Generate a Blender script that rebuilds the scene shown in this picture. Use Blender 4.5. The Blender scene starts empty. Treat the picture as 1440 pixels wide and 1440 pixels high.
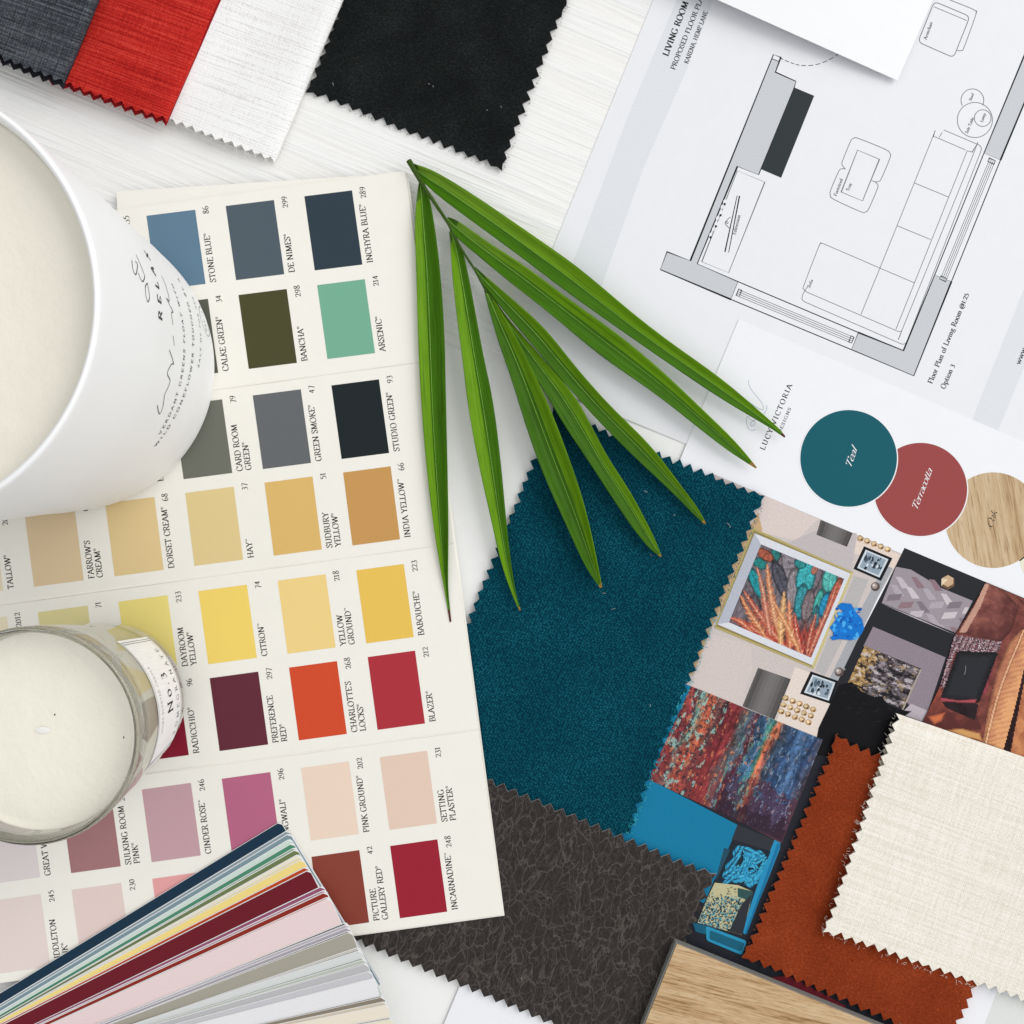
import bpy, bmesh, math, random
from mathutils import Vector, Matrix
random.seed(7)
S = 0.45/1440.0            # metres per photograph pixel on the table top
H = 0.49                   # camera height
scn = bpy.context.scene
COL = scn.collection

def P(px, py, z=0.0):
    f = (H-z)/H
    return Vector(((px-720)*S*f, (720-py)*S*f, z))
def lin(c):
    out = []
    for v in c[:3]:
        v = v/255.0
        out.append(v/12.92 if v <= 0.04045 else ((v+0.055)/1.055)**2.4)
    return tuple(out)
def alb(c, k=0.93):
    return tuple(min(0.90, v*k) for v in lin(c))+(1.0,)

# ------------------------------------------------------------------ tagging
def tag(o, label=None, cat=None, group=None, kind=None):
    if label: o['label'] = label
    if cat: o['category'] = cat
    if group: o['group'] = group
    if kind: o['kind'] = kind
    return o
def empty(name, loc, label, cat, group=None):
    o = bpy.data.objects.new(name, None); COL.objects.link(o)
    o.location = loc; o.empty_display_size = 0.01
    return tag(o, label, cat, group)
def child(name, me, mats, parent, smooth=False):
    """mesh given in world coordinates, hung under parent without moving"""
    o = bpy.data.objects.new(name, me); COL.objects.link(o)
    for m in (mats if isinstance(mats, (list, tuple)) else [mats]): me.materials.append(m)
    if smooth:
        for p in me.polygons: p.use_smooth = True
    if parent:
        o.parent = parent
        root = parent if not parent.parent else parent.parent
        if not parent.parent:
            o.matrix_parent_inverse = Matrix.Translation(-root.location)
    return o

# ------------------------------------------------------------------ mesh bag
class Bag:
    def __init__(s): s.v = []; s.f = []; s.c = []; s.uv = []; s.mi = []
    def add(s, pts, col=(1, 1, 1, 1), uv=None, mi=0):
        n = len(s.v); s.v += [tuple(p) for p in pts]
        s.f.append(tuple(range(n, n+len(pts)))); s.c.append(col); s.mi.append(mi)
        s.uv.append(uv if uv else [(p[0]*20, p[1]*20) for p in pts])
    def mesh(s, name):
        me = bpy.data.meshes.new(name); me.from_pydata(s.v, [], s.f); me.update()
        ca = me.color_attributes.new('Col', 'FLOAT_COLOR', 'CORNER')
        me.uv_layers.new(name='UVMap'); ca = me.color_attributes['Col']; ul = me.uv_layers['UVMap']
        for p, c, uv, mi in zip(me.polygons, s.c, s.uv, s.mi):
            p.material_index = mi
            for k, li in enumerate(p.loop_indices):
                ca.data[li].color = c; ul.data[li].uv = uv[k]
        return me
    def build(s, name, mats, parent=None, smooth=False):
        return child(name, s.mesh(name), mats, parent, smooth)

def rot_uv(px, py, ang):
    a = math.radians(ang); c, q = math.cos(a), math.sin(a)
    return ((px*c+py*q)/100.0, (-px*q+py*c)/100.0)

def ppoly(bag, pts, z, col, ang=0, zf=None, flip=True):
    """flat printed patch; pts in photo pixels, facing up"""
    a = sum(pts[i][0]*pts[(i+1) % len(pts)][1]-pts[(i+1) % len(pts)][0]*pts[i][1] for i in range(len(pts)))
    if a > 0: pts = pts[::-1]
    bag.add([P(x, y, (zf(x, y)+z) if zf else z) for x, y in pts], col, [rot_uv(x, y, ang) for x, y in pts])
def pline(bag, pts, w, z, col, closed=False):
    """thin printed line"""
    n = len(pts); L = []; R = []
    for i in range(n):
        if closed: a, b = pts[i-1], pts[(i+1) % n]
        else: a, b = pts[max(0, i-1)], pts[min(n-1, i+1)]
        dx, dy = b[0]-a[0], b[1]-a[1]; l = math.hypot(dx, dy) or 1
        nx, ny = -dy/l, dx/l
        k = 1.0
        if 0 < i < n-1 or closed:
            ux, uy = pts[i][0]-pts[i-1][0], pts[i][1]-pts[i-1][1]; ul = math.hypot(ux, uy) or 1
            cs = abs((-uy/ul)*nx+(ux/ul)*ny); k = 1/max(cs, 0.5)
        L.append((pts[i][0]+nx*w/2*k, pts[i][1]+ny*w/2*k)); R.append((pts[i][0]-nx*w/2*k, pts[i][1]-ny*w/2*k))
    for i in range(n if closed else n-1):
        j = (i+1) % n
        ppoly(bag, [L[i], L[j], R[j], R[i]], z, col)
def smooth_pts(pts, n=5, closed=False):
    out = []; N = len(pts)
    rng = range(N if closed else N-1)
    for i in rng:
        if closed: p0, p1, p2, p3 = pts[i-1], pts[i], pts[(i+1) % N], pts[(i+2) % N]
        else: p0, p1, p2, p3 = pts[max(0, i-1)], pts[i], pts[i+1], pts[min(N-1, i+2)]
        for k in range(n):
            t = k/n
            out.append(tuple(0.5*((2*p1[j])+(-p0[j]+p2[j])*t+(2*p0[j]-5*p1[j]+4*p2[j]-p3[j])*t*t+(-p0[j]+3*p1[j]-3*p2[j]+p3[j])*t**3) for j in range(2)))
    if not closed: out.append(tuple(pts[-1]))
    return out
def circle_pts(cx, cy, r, n=64, ry=None, a0=0, a1=2*math.pi, rot=0):
    ry = ry or r; full = abs(a1-a0-2*math.pi) < 1e-6
    m = n if full else n+1
    out = []
    for i in range(m):
        a = a0+(a1-a0)*i/n; x, y = r*math.cos(a), ry*math.sin(a)
        out.append((cx+x*math.cos(rot)-y*math.sin(rot), cy+x*math.sin(rot)+y*math.cos(rot)))
    return out
def rounded(pts, r, n=4):
    out = []; N = len(pts)
    for i in range(N):
        p = pts[i]; a = pts[i-1]; b = pts[(i+1) % N]
        la = math.hypot(a[0]-p[0], a[1]-p[1]); lb = math.hypot(b[0]-p[0], b[1]-p[1])
        s = (p[0]+(a[0]-p[0])*r/la, p[1]+(a[1]-p[1])*r/la); e = (p[0]+(b[0]-p[0])*r/lb, p[1]+(b[1]-p[1])*r/lb)
        for k in range(n+1):
            t = k/n
            out.append(((1-t)**2*s[0]+2*t*(1-t)*p[0]+t*t*e[0], (1-t)**2*s[1]+2*t*(1-t)*p[1]+t*t*e[1]))
    return out

# ------------------------------------------------------------------ lettering (own stroke alphabet)
G = {
'A': (.74, "B .04,0 .36,1|B .7,0 .36,1|l .16,.36 .56,.36"), 'B': (.64, "S .14,0 .14,1|c .14,.99 .36,1 .5,.88 .48,.66 .34,.54 .14,.53|c .34,.53 .56,.46 .6,.24 .48,.04 .14,.01"),
'C': (.72, "c .66,.78 .56,.95 .38,1 .16,.88 .06,.5 .16,.12 .38,0 .56,.05 .68,.22|l .66,.7 .66,.95"), 'D': (.78, "S .14,0 .14,1|c .14,.99 .42,.98 .66,.78 .72,.5 .66,.22 .42,.02 .14,.01"),
'E': (.6, "S .14,0 .14,1|l .14,.985 .54,.985|l .54,.99 .54,.82|l .14,.53 .46,.53|l .14,.015 .56,.015|l .56,.01 .58,.2"), 'F': (.56, "S .14,0 .14,1|l .14,.985 .52,.985|l .52,.99 .52,.82|l .14,.52 .44,.52"),
'G': (.78, "c .66,.8 .56,.95 .38,1 .16,.88 .06,.5 .16,.12 .38,0 .56,.04 .66,.14|S .66,.08 .66,.42"), 'H': (.8, "S .14,0 .14,1|S .66,0 .66,1|l .14,.52 .66,.52"),
'I': (.34, "S .17,0 .17,1"), 'J': (.4, "S .24,.05 .24,1|c .24,.1 .18,-.16 .02,-.2"), 'K': (.7, "S .14,0 .14,1|B .62,1 .16,.5|B .68,0 .28,.6"), 'L': (.56, "S .14,0 .14,1|l .14,.015 .52,.015|l .52,.01 .54,.2"),
'M': (.92, "B .12,0 .16,1|l .16,1 .45,.05|l .45,.05 .76,1|B .8,0 .76,1"), 'N': (.82, "B .14,0 .14,1|l .12,1 .68,.02|B .68,1 .68,.02"), 'O': (.82, "c .41,1 .2,.92 .06,.5 .2,.08 .41,0 .62,.08 .76,.5 .62,.92 .41,1"),
'P': (.6, "S .14,0 .14,1|c .14,.99 .38,1 .54,.86 .52,.6 .36,.46 .14,.47"), 'Q': (.82, "c .41,1 .2,.92 .06,.5 .2,.08 .41,0 .62,.08 .76,.5 .62,.92 .41,1|l .42,.05 .74,-.2"), 'R': (.68, "S .14,0 .14,1|c .14,.99 .38,1 .52,.86 .5,.62 .36,.5 .14,.5|B .66,0 .34,.5"),
'S': (.54, "c .46,.8 .4,.96 .26,1 .1,.92 .08,.74 .24,.56 .42,.4 .46,.2 .36,.04 .22,0 .08,.06 .04,.24|l .46,.76 .46,.96|l .05,.06 .05,.26"), 'T': (.66, "S .33,0 .33,.98|l .06,.985 .6,.985|l .06,.99 .05,.8|l .6,.99 .62,.8"),
'U': (.78, "B .14,1 .14,.3|c .14,.32 .2,.08 .4,0 .58,.08 .64,.32|B .64,1 .64,.3"), 'V': (.72, "B .06,1 .36,0|B .68,1 .36,0"), 'W': (1.02, "B .05,1 .3,0|l .3,0 .52,.96|l .52,.96 .74,0|B .98,1 .74,0"),
'X': (.72, "S .08,1 .64,0|S .62,1 .06,0"), 'Y': (.68, "B .06,1 .34,.46|B .64,1 .34,.46|B .34,0 .34,.48"), 'Z': (.62, "l .08,.985 .54,.985|l .54,.985 .06,.015|l .06,.015 .56,.015|l .08,.99 .07,.8|l .56,.01 .58,.2"),
'0': (.5, "c .25,.76 .1,.66 .06,.38 .1,.1 .25,0 .4,.1 .44,.38 .4,.66 .25,.76"), '1': (.36, "S .18,0 .18,.78|l .06,.66 .18,.76"), '2': (.5, "c .06,.6 .12,.76 .26,.8 .4,.7 .4,.5 .26,.24 .06,.05|l .05,.05 .46,.05|l .46,.04 .48,.16"),
'3': (.48, "c .1,.68 .24,.78 .38,.68 .34,.48 .2,.4|c .2,.4 .38,.34 .4,.12 .26,-.06 .06,-.04"), '4': (.54, "l .36,0 .36,.8|l .36,.78 .05,.24|l .04,.24 .5,.24"), '5': (.48, "l .14,.78 .42,.78|l .14,.78 .12,.46|c .12,.46 .3,.5 .42,.34 .38,.06 .2,-.04 .06,0"),
'6': (.52, "c .42,.92 .22,.8 .08,.5 .08,.16 .26,0 .42,.1 .44,.32 .3,.46 .12,.36"), '7': (.48, "l .06,.76 .46,.76|l .46,.76 .2,-.12"), '8': (.52, "c .26,.9 .12,.82 .12,.62 .26,.48 .42,.3 .42,.1 .26,0 .1,.1 .1,.3 .26,.46 .4,.62 .4,.82 .26,.9"),
'9': (.52, "c .1,.0 .3,.08 .44,.38 .44,.68 .28,.8 .1,.7 .08,.48 .22,.34 .4,.44"),
'a': (.5, "c .1,.5 .22,.62 .36,.54 .38,.4|l .37,.45 .38,.04|l .38,.04 .48,.02|c .38,.34 .14,.3 .06,.14 .14,0 .3,.04 .38,.16"), 'b': (.54, "l .12,0 .12,1.02|c .12,.44 .28,.62 .46,.5 .48,.2 .34,0 .12,.08"), 'c': (.46, "c .42,.5 .28,.62 .1,.48 .06,.24 .18,.02 .32,0 .44,.1"),
'd': (.56, "l .44,0 .44,1.02|c .44,.46 .28,.62 .1,.48 .06,.22 .18,.02 .34,.02 .44,.14"), 'e': (.48, "c .08,.34 .42,.36 .4,.54 .26,.62 .1,.5 .06,.26 .16,.04 .3,0 .44,.1"), 'f': (.34, "B .14,0 .14,.8|c .14,.78 .2,1 .36,.98|l .04,.6 .28,.6"),
'g': (.52, "c .26,.62 .1,.54 .1,.34 .24,.24 .38,.34 .38,.54 .26,.62|c .16,.26 .08,.14 .3,.08 .46,0 .42,-.2 .22,-.28 .04,-.16 .14,0|l .36,.56 .5,.62"), 'h': (.58, "S .12,0 .12,1.02|c .12,.44 .28,.62 .42,.54 .44,.36|B .44,0 .44,.4"), 'i': (.28, "S .14,0 .14,.6|l .12,.82 .16,.88"),
'j': (.28, "l .14,.6 .14,-.1|l .12,.82 .16,.88"), 'k': (.54, "S .12,0 .12,1.02|l .44,.6 .14,.26|B .52,0 .24,.36"), 'l': (.28, "S .14,0 .14,1.02"), 'm': (.86, "S .12,0 .12,.6|c .12,.44 .26,.62 .4,.54 .42,.36|B .42,0 .42,.4|c .42,.44 .56,.62 .7,.54 .72,.36|B .72,0 .72,.4"),
'n': (.58, "S .12,0 .12,.6|c .12,.44 .28,.62 .42,.54 .44,.36|B .44,0 .44,.4"), 'o': (.54, "c .27,.62 .1,.52 .06,.3 .12,.08 .27,0 .42,.08 .48,.3 .42,.52 .27,.62"), 'p': (.56, "S .12,-.3 .12,.6|c .12,.46 .28,.62 .46,.5 .5,.24 .36,0 .12,.08"), 'r': (.42, "S .12,0 .12,.6|c .12,.42 .24,.6 .38,.58"),
's': (.42, "c .34,.5 .22,.62 .1,.52 .14,.38 .3,.26 .34,.1 .2,0 .06,.08"), 't': (.34, "l .14,.84 .14,.1|c .14,.14 .2,0 .34,.06|l .04,.6 .3,.6"), 'u': (.58, "l .12,.6 .12,.2|c .12,.22 .18,0 .34,.02 .44,.16|l .44,.6 .44,.02"), 'v': (.5, "B .06,.6 .25,0|B .46,.6 .25,0"),
'w': (.74, "l .06,.6 .22,0|l .22,0 .38,.56|l .38,.56 .54,0|l .54,0 .7,.6"), 'y': (.5, "B .06,.6 .25,0|l .46,.6 .16,-.26"), '.': (.22, "l .11,0 .11,.08"), ',': (.22, "l .12,.06 .06,-.14"), ':': (.22, "l .11,0 .11,.08|l .11,.44 .11,.52"), "'": (.2, "l .1,1 .08,.78"),
'@': (.9, "c .62,.5 .46,.62 .3,.46 .3,.2 .46,.1 .6,.24 .64,.56|c .62,.2 .78,.16 .82,.4 .72,.74 .44,.84 .14,.66 .06,.28 .22,-.06 .5,-.16 .74,-.06"), ' ': (.3, ""), '+': (.5, "l .25,.1 .25,.6|l .02,.35 .48,.35"), '&': (.7, "c .6,.1 .3,.5 .2,.8 .32,1 .44,.8 .2,.4 .1,.2 .26,0 .5,.1 .64,.4"),
}
def glyphs(ch):
    w, d = G.get(ch, (.5, ""))
    out = []
    for part in d.split('|'):
        if not part: continue
        t, rest = part.split(' ', 1)
        out.append((t, [tuple(float(v) for v in q.split(',')) for q in rest.split(' ')]))
    return w, out
def text_strokes(string, serif=True, T=.16, t=.07, shear=0.0, nib=0.30, track=0.06):
    """list of quads in (u,v) glyph space, plus the total width"""
    quads = []; x = 0.0
    def stroke(pts, x, k=0):
        dirs = []
        for a, b in zip(pts, pts[1:]):
            dx, dy = b[0]-a[0], b[1]-a[1]; l = math.hypot(dx, dy) or 1
            dirs.append((dx/l, dy/l))
        wid = []; nrm = []
        for i in range(len(pts)):
            a = dirs[max(0, i-1)]; b = dirs[min(len(dirs)-1, i)]
            d = (a[0]+b[0], a[1]+b[1]); l = math.hypot(*d) or 1; d = (d[0]/l, d[1]/l)
            cr = abs(math.cos(nib)*d[1]-math.sin(nib)*(-d[0])*1.0) if False else abs(math.cos(nib)*d[1]-math.sin(nib)*d[0])
            w = t+(T-t)*cr**2; wid.append(w); nrm.append((-d[1], d[0]))
        for i in range(len(pts)-1):
            p, q = pts[i], pts[i+1]
            quads.append([(x+p[0]+nrm[i][0]*wid[i]/2, p[1]+nrm[i][1]*wid[i]/2), (x+q[0]+nrm[i+1][0]*wid[i+1]/2, q[1]+nrm[i+1][1]*wid[i+1]/2),
                          (x+q[0]-nrm[i+1][0]*wid[i+1]/2, q[1]-nrm[i+1][1]*wid[i+1]/2), (x+p[0]-nrm[i][0]*wid[i]/2, p[1]-nrm[i][1]*wid[i]/2)])
    i = 0
    while i < len(string):
        ch = string[i]; i += 1
        if ch in '®™':
            n0 = len(quads)
            if ch == '®':
                c = [(.2+.2*math.cos(a*math.pi/5), .82+.2*math.sin(a*math.pi/5)) for a in range(11)]
                for a, b in zip(c, c[1:]):
                    quads.append([(x+a[0], a[1]), (x+b[0], b[1]), (x+.2+(b[0]-.2)*.78, .82+(b[1]-.82)*.78), (x+.2+(a[0]-.2)*.78, .82+(a[1]-.82)*.78)])
                for a, b in (((.14, .72), (.14, .93)), ((.14, .92), (.26, .9)), ((.26, .9), (.15, .82)), ((.17, .82), (.28, .72))):
                    quads.append([(x+a[0]-.02, a[1]), (x+b[0]-.02, b[1]), (x+b[0]+.02, b[1]+.03), (x+a[0]+.02, a[1]+.03)])
                x += .46
            else:
                for a, b in (((0, .98), (.2, .98)), ((.1, .98), (.1, .72)), ((.26, .72), (.28, .98)), ((.28, .98), (.35, .76)), ((.35, .76), (.42, .98)), ((.42, .98), (.44, .72))):
                    quads.append([(x+a[0]-.02, a[1]), (x+b[0]-.02, b[1]), (x+b[0]+.02, b[1]+.03), (x+a[0]+.02, a[1]+.03)])
                x += .5
            continue
        w, st = glyphs(ch)
        for ty, pts in st:
            if ty == 'c': pts = smooth_pts(pts, 3)
            stroke(pts, x)
            if serif and ty in 'SB':
                ends = [pts[0], pts[-1]] if ty == 'S' else [pts[0]]
                for e in ends:
                    yy = e[1]+(t*.5 if e[1] < .3 else -t*.5)
                    quads.append([(x+e[0]-.125, yy-t*.55), (x+e[0]-.125, yy+t*.55), (x+e[0]+.125, yy+t*.55), (x+e[0]+.125, yy-t*.55)])
        x += w+track
    if shear: quads = [[(u+v*shear, v) for u, v in q] for q in quads]
    return quads, x-track
def text(bag, string, p0, p1, cap, z, col, zf=None, fit=True, **kw):
    """writes along p0->p1 (photo pixels, baseline), cap height in pixels"""
    q, w = text_strokes(string, **kw)
    dx, dy = p1[0]-p0[0], p1[1]-p0[1]; L = math.hypot(dx, dy); dx /= L; dy /= L
    sx = L/w if fit else cap
    ux, uy = dy, -dx
    for i, quad in enumerate(q):
        pts = [(p0[0]+dx*u*sx+ux*v*cap, p0[1]+dy*u*sx+uy*v*cap) for u, v in quad]
        ppoly(bag, pts, z+(i % 7)*1.5e-6, col, zf=zf)

# ------------------------------------------------------------------ materials
def newmat(name):
    m = bpy.data.materials.new(name); m.use_nodes = True
    nt = m.node_tree; b = nt.nodes['Principled BSDF']
    return m, nt, b
def N(nt, t, **kw):
    n = nt.nodes.new(t)
    for k, v in kw.items(): setattr(n, k, v)
    return n
def uvmap(nt, scale, rot=0.0):
    tc = N(nt, 'ShaderNodeTexCoord'); mp = N(nt, 'ShaderNodeMapping')
    mp.inputs['Scale'].default_value = scale; mp.inputs['Rotation'].default_value = (0, 0, math.radians(rot))
    nt.links.new(tc.outputs['UV'], mp.inputs['Vector']); return mp.outputs[0]
def noise(nt, vec, scale, detail=3, rough=.5, dist=0.0):
    n = N(nt, 'ShaderNodeTexNoise'); n.inputs['Scale'].default_value = scale; n.inputs['Detail'].default_value = detail
    n.inputs['Roughness'].default_value = rough; n.inputs['Distortion'].default_value = dist
    nt.links.new(vec, n.inputs['Vector']); return n.outputs[0]
def ramp(nt, fac, stops):
    r = N(nt, 'ShaderNodeValToRGB'); e = r.color_ramp.elements
    while len(e) < len(stops): e.new(0.5)
    for el, (p, c) in zip(e, stops): el.position = p; el.color = c
    nt.links.new(fac, r.inputs[0]); return r.outputs[0]
def mixc(nt, fac, a, b, mode='MIX'):
    m = N(nt, 'ShaderNodeMix', data_type='RGBA', blend_type=mode)
    for sock, v in ((m.inputs[0], fac), (m.inputs[6], a), (m.inputs[7], b)):
        if hasattr(v, 'type') and hasattr(v, 'node'): nt.links.new(v, sock)
        else: sock.default_value = v
    return m.outputs[2]
def mathn(nt, op, a, b=0.0, c=None):
    m = N(nt, 'ShaderNodeMath', operation=op)
    for i, v in enumerate((a, b) if c is None else (a, b, c)):
        if hasattr(v, 'node'): nt.links.new(v, m.inputs[i])
        else: m.inputs[i].default_value = v
    return m.outputs[0]
def bump(nt, bsdf, h, strength, dist):
    b = N(nt, 'ShaderNodeBump'); b.inputs['Strength'].default_value = strength; b.inputs['Distance'].default_value = dist
    nt.links.new(h, b.inputs['Height']); nt.links.new(b.outputs[0], bsdf.inputs['Normal'])
def val(c, k): return tuple(max(0, min(1, v*k)) for v in c[:3])+(1,)

def mat_print(rough=.5, grain=.05, name='printed_ink', gs=60):
    m, nt, b = newmat(name)
    a = N(nt, 'ShaderNodeAttribute', attribute_name='Col')
    n = noise(nt, uvmap(nt, (1, 1, 1)), gs, 2)
    g = ramp(nt, n, [(.3, (1-grain,)*3+(1,)), (.7, (1+grain,)*3+(1,))])
    nt.links.new(mixc(nt, 1.0, a.outputs['Color'], g, 'MULTIPLY'), b.inputs['Base Color'])
    b.inputs['Roughness'].default_value = rough; b.inputs['Specular IOR Level'].default_value = .1
    return m
def mat_paper(name, c, rough=.6, grain=.012):
    m, nt, b = newmat(name)
    n = noise(nt, uvmap(nt, (1, 1, 1)), 3.0, 6, .7)
    nt.links.new(ramp(nt, n, [(.3, val(c, 1-grain)), (.7, val(c, 1+grain))]), b.inputs['Base Color'])
    n2 = noise(nt, uvmap(nt, (1, 1, 1)), 40.0, 3, .6)
    bump(nt, b, n2, .12, .0002)
    b.inputs['Roughness'].default_value = rough; b.inputs['Specular IOR Level'].default_value = .3
    return m
def mat_plain(name, c, rough=.6, spec=.3):
    m, nt, b = newmat(name)
    n = noise(nt, uvmap(nt, (1, 1, 1)), 25.0, 3, .6)
    nt.links.new(ramp(nt, n, [(.3, val(c, .94)), (.7, val(c, 1.06))]), b.inputs['Base Color'])
    b.inputs['Roughness'].default_value = rough; b.inputs['Specular IOR Level'].default_value = spec
    return m
def mat_slub(name, base, light, dark, sheen=.2, sx=1.0, slub=.6, bs=.5, lo=.27, hi=.50, wl=1.3, fs=26):
    """linen-like cloth: fine weave plus long slubs in both thread directions (uv unit = 100 px)"""
    m, nt, b = newmat(name)
    warp = noise(nt, uvmap(nt, (wl, 26, 1)), 1.0, 4, .62)
    weft = noise(nt, uvmap(nt, (26, 1.6, 1)), 1.0, 4, .62)
    fine = noise(nt, uvmap(nt, (1, 1, 1)), 30, 3, .7)
    cell = N(nt, 'ShaderNodeTexVoronoi'); cell.inputs['Scale'].default_value = fs; cell.inputs['Randomness'].default_value = .35
    nt.links.new(uvmap(nt, (1, 1, 1)), cell.inputs['Vector'])
    slubs = mathn(nt, 'ADD', mathn(nt, 'MULTIPLY', warp, sx), mathn(nt, 'MULTIPLY', weft, 1-sx))
    h = mathn(nt, 'ADD', mathn(nt, 'MULTIPLY', slubs, slub), mathn(nt, 'MULTIPLY', mathn(nt, 'ADD', mathn(nt, 'MULTIPLY', fine, .5), mathn(nt, 'MULTIPLY', cell.outputs['Distance'], -.6)), 1-slub))
    h2 = mathn(nt, 'ADD', h, .14*(1-slub))
    nt.links.new(ramp(nt, h2, [(lo, dark), ((lo+hi)/2, base), (hi, light)]), b.inputs['Base Color'])
    bump(nt, b, h, bs, .0012)
    b.inputs['Roughness'].default_value = .9; b.inputs['Specular IOR Level'].default_value = .15
    b.inputs['Sheen Weight'].default_value = sheen
    return m
def mat_weave(name, base, light, dark, scale=36):
    m, nt, b = newmat(name)
    v = N(nt, 'ShaderNodeTexVoronoi'); v.inputs['Scale'].default_value = scale; v.inputs['Randomness'].default_value = .5
    nt.links.new(uvmap(nt, (1, .7, 1)), v.inputs['Vector'])
    n = noise(nt, uvmap(nt, (1, 1, 1)), 16, 4, .7)
    big = noise(nt, uvmap(nt, (1, 1, 1)), 1.2, 3, .6)
    h = mathn(nt, 'SUBTRACT', .95, mathn(nt, 'MULTIPLY', v.outputs['Distance'], 1.25))
    f = mathn(nt, 'ADD', mathn(nt, 'MULTIPLY', h, .62), mathn(nt, 'ADD', mathn(nt, 'MULTIPLY', n, .2), mathn(nt, 'MULTIPLY', big, .3)))
    nt.links.new(ramp(nt, f, [(.30, dark), (.60, base), (.82, light)]), b.inputs['Base Color'])
    bump(nt, b, h, .7, .0012)
    b.inputs['Roughness'].default_value = .85; b.inputs['Specular IOR Level'].default_value = .05
    return m
def mat_suede(name, base, light, dark):
    m, nt, b = newmat(name)
    n1 = noise(nt, uvmap(nt, (1, 1.5, 1)), 26, 5, .75, .6)
    n2 = noise(nt, uvmap(nt, (1, 1, 1)), 1.6, 3, .55, .5)
    f = mathn(nt, 'ADD', mathn(nt, 'MULTIPLY', n1, .76), mathn(nt, 'MULTIPLY', n2, .24))
    nt.links.new(ramp(nt, f, [(.32, dark), (.5, base), (.68, light)]), b.inputs['Base Color'])
    bump(nt, b, n1, .5, .0012)
    b.inputs['Roughness'].default_value = .95; b.inputs['Specular IOR Level'].default_value = .04
    b.inputs['Sheen Weight'].default_value = .1; b.inputs['Sheen Roughness'].default_value = .4
    b.inputs['Sheen Tint'].default_value = light
    return m
def mat_leather():
    m, nt, b = newmat('cracked_leather')
    uv = uvmap(nt, (1, .5, 1), -8)
    nz = N(nt, 'ShaderNodeTexNoise'); nz.inputs['Scale'].default_value = 3.2; nz.inputs['Detail'].default_value = 4; nt.links.new(uv, nz.inputs['Vector'])
    add = N(nt, 'ShaderNodeVectorMath', operation='MULTIPLY_ADD'); nt.links.new(nz.outputs[1], add.inputs[0]); add.inputs[1].default_value = (.38, .38, .38); nt.links.new(uv, add.inputs[2])
    lines = []
    for sc, w in ((7.0, .06), (12.5, .08), (24.0, .12)):
        v = N(nt, 'ShaderNodeTexVoronoi', feature='DISTANCE_TO_EDGE'); v.inputs['Scale'].default_value = sc
        nt.links.new(add.outputs[0], v.inputs['Vector'])
        mr = N(nt, 'ShaderNodeMapRange'); nt.links.new(v.outputs['Distance'], mr.inputs[0]); mr.inputs[1].default_value = 0; mr.inputs[2].default_value = w
        mr.inputs[3].default_value = 1; mr.inputs[4].default_value = 0; lines.append(mr.outputs[0])
    msk = noise(nt, uvmap(nt, (1, 1, 1)), 5, 3, .6)
    msk = ramp(nt, msk, [(.4, (0, 0, 0, 1)), (.6, (1, 1, 1, 1))])
    l = mathn(nt, 'MAXIMUM', mathn(nt, 'MULTIPLY', lines[0], .85), mathn(nt, 'MAXIMUM', mathn(nt, 'MULTIPLY', lines[1], mathn(nt, 'ADD', .25, mathn(nt, 'MULTIPLY', msk, .35))), mathn(nt, 'MULTIPLY', lines[2], .16)))
    g = noise(nt, uvmap(nt, (1, 1, 1)), 12, 3, .5)
    base = ramp(nt, g, [(.3, alb((38, 32, 30))), (.7, alb((46, 40, 38)))])
    nt.links.new(mixc(nt, l, base, alb((92, 85, 80))), b.inputs['Base Color'])
    bump(nt, b, mathn(nt, 'MULTIPLY', l, -1.0), .4, .0008)
    b.inputs['Roughness'].default_value = .45; b.inputs['Specular IOR Level'].default_value = .2
    return m
def mat_wood(name, c0, c1, c2, sx=1.0, sc=1.0):
    m, nt, b = newmat(name)
    n = noise(nt, uvmap(nt, (.55*sc, 14*sc, 1)), 1.0*sx, 6, .6, .8)
    pr = noise(nt, uvmap(nt, (7*sc, 110*sc, 1)), 1.0, 2, .5)
    f = noise(nt, uvmap(nt, (3*sc, 45*sc, 1)), 1.0, 4, .7)
    g = mathn(nt, 'ADD', mathn(nt, 'MULTIPLY', n, .5), mathn(nt, 'MULTIPLY', f, .5))
    pores = ramp(nt, pr, [(.34, (.62, .55, .48, 1)), (.42, (1, 1, 1, 1))])
    nt.links.new(mixc(nt, .8, ramp(nt, g, [(.39, c2), (.47, c1), (.58, c0)]), pores, 'MULTIPLY'), b.inputs['Base Color'])
    b.inputs['Specular IOR Level'].default_value = .2
    bump(nt, b, g, .35, .0008)
    b.inputs['Roughness'].default_value = .55
    return m
def mat_wallpaper():
    m, nt, b = newmat('embossed_wallpaper')
    a = noise(nt, uvmap(nt, (.16, 15, 1)), 1.0, 5, .62, .1)
    c = noise(nt, uvmap(nt, (.22, 2.5, 1)), 1.0, 3, .6, .2)
    d = noise(nt, uvmap(nt, (.5, 30, 1)), 1.0, 2, .5)
    msk = ramp(nt, c, [(.38, (.15,)*3+(1,)), (.6, (1, 1, 1, 1))])
    h = mathn(nt, 'ADD', mathn(nt, 'MULTIPLY', a, msk), mathn(nt, 'MULTIPLY', d, .25))
    nt.links.new(ramp(nt, h, [(.2, alb((239, 238, 234), 1)), (.7, alb((247, 246, 243), 1))]), b.inputs['Base Color'])
    bump(nt, b, h, .42, .0030)
    b.inputs['Roughness'].default_value = .5
    return m
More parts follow.
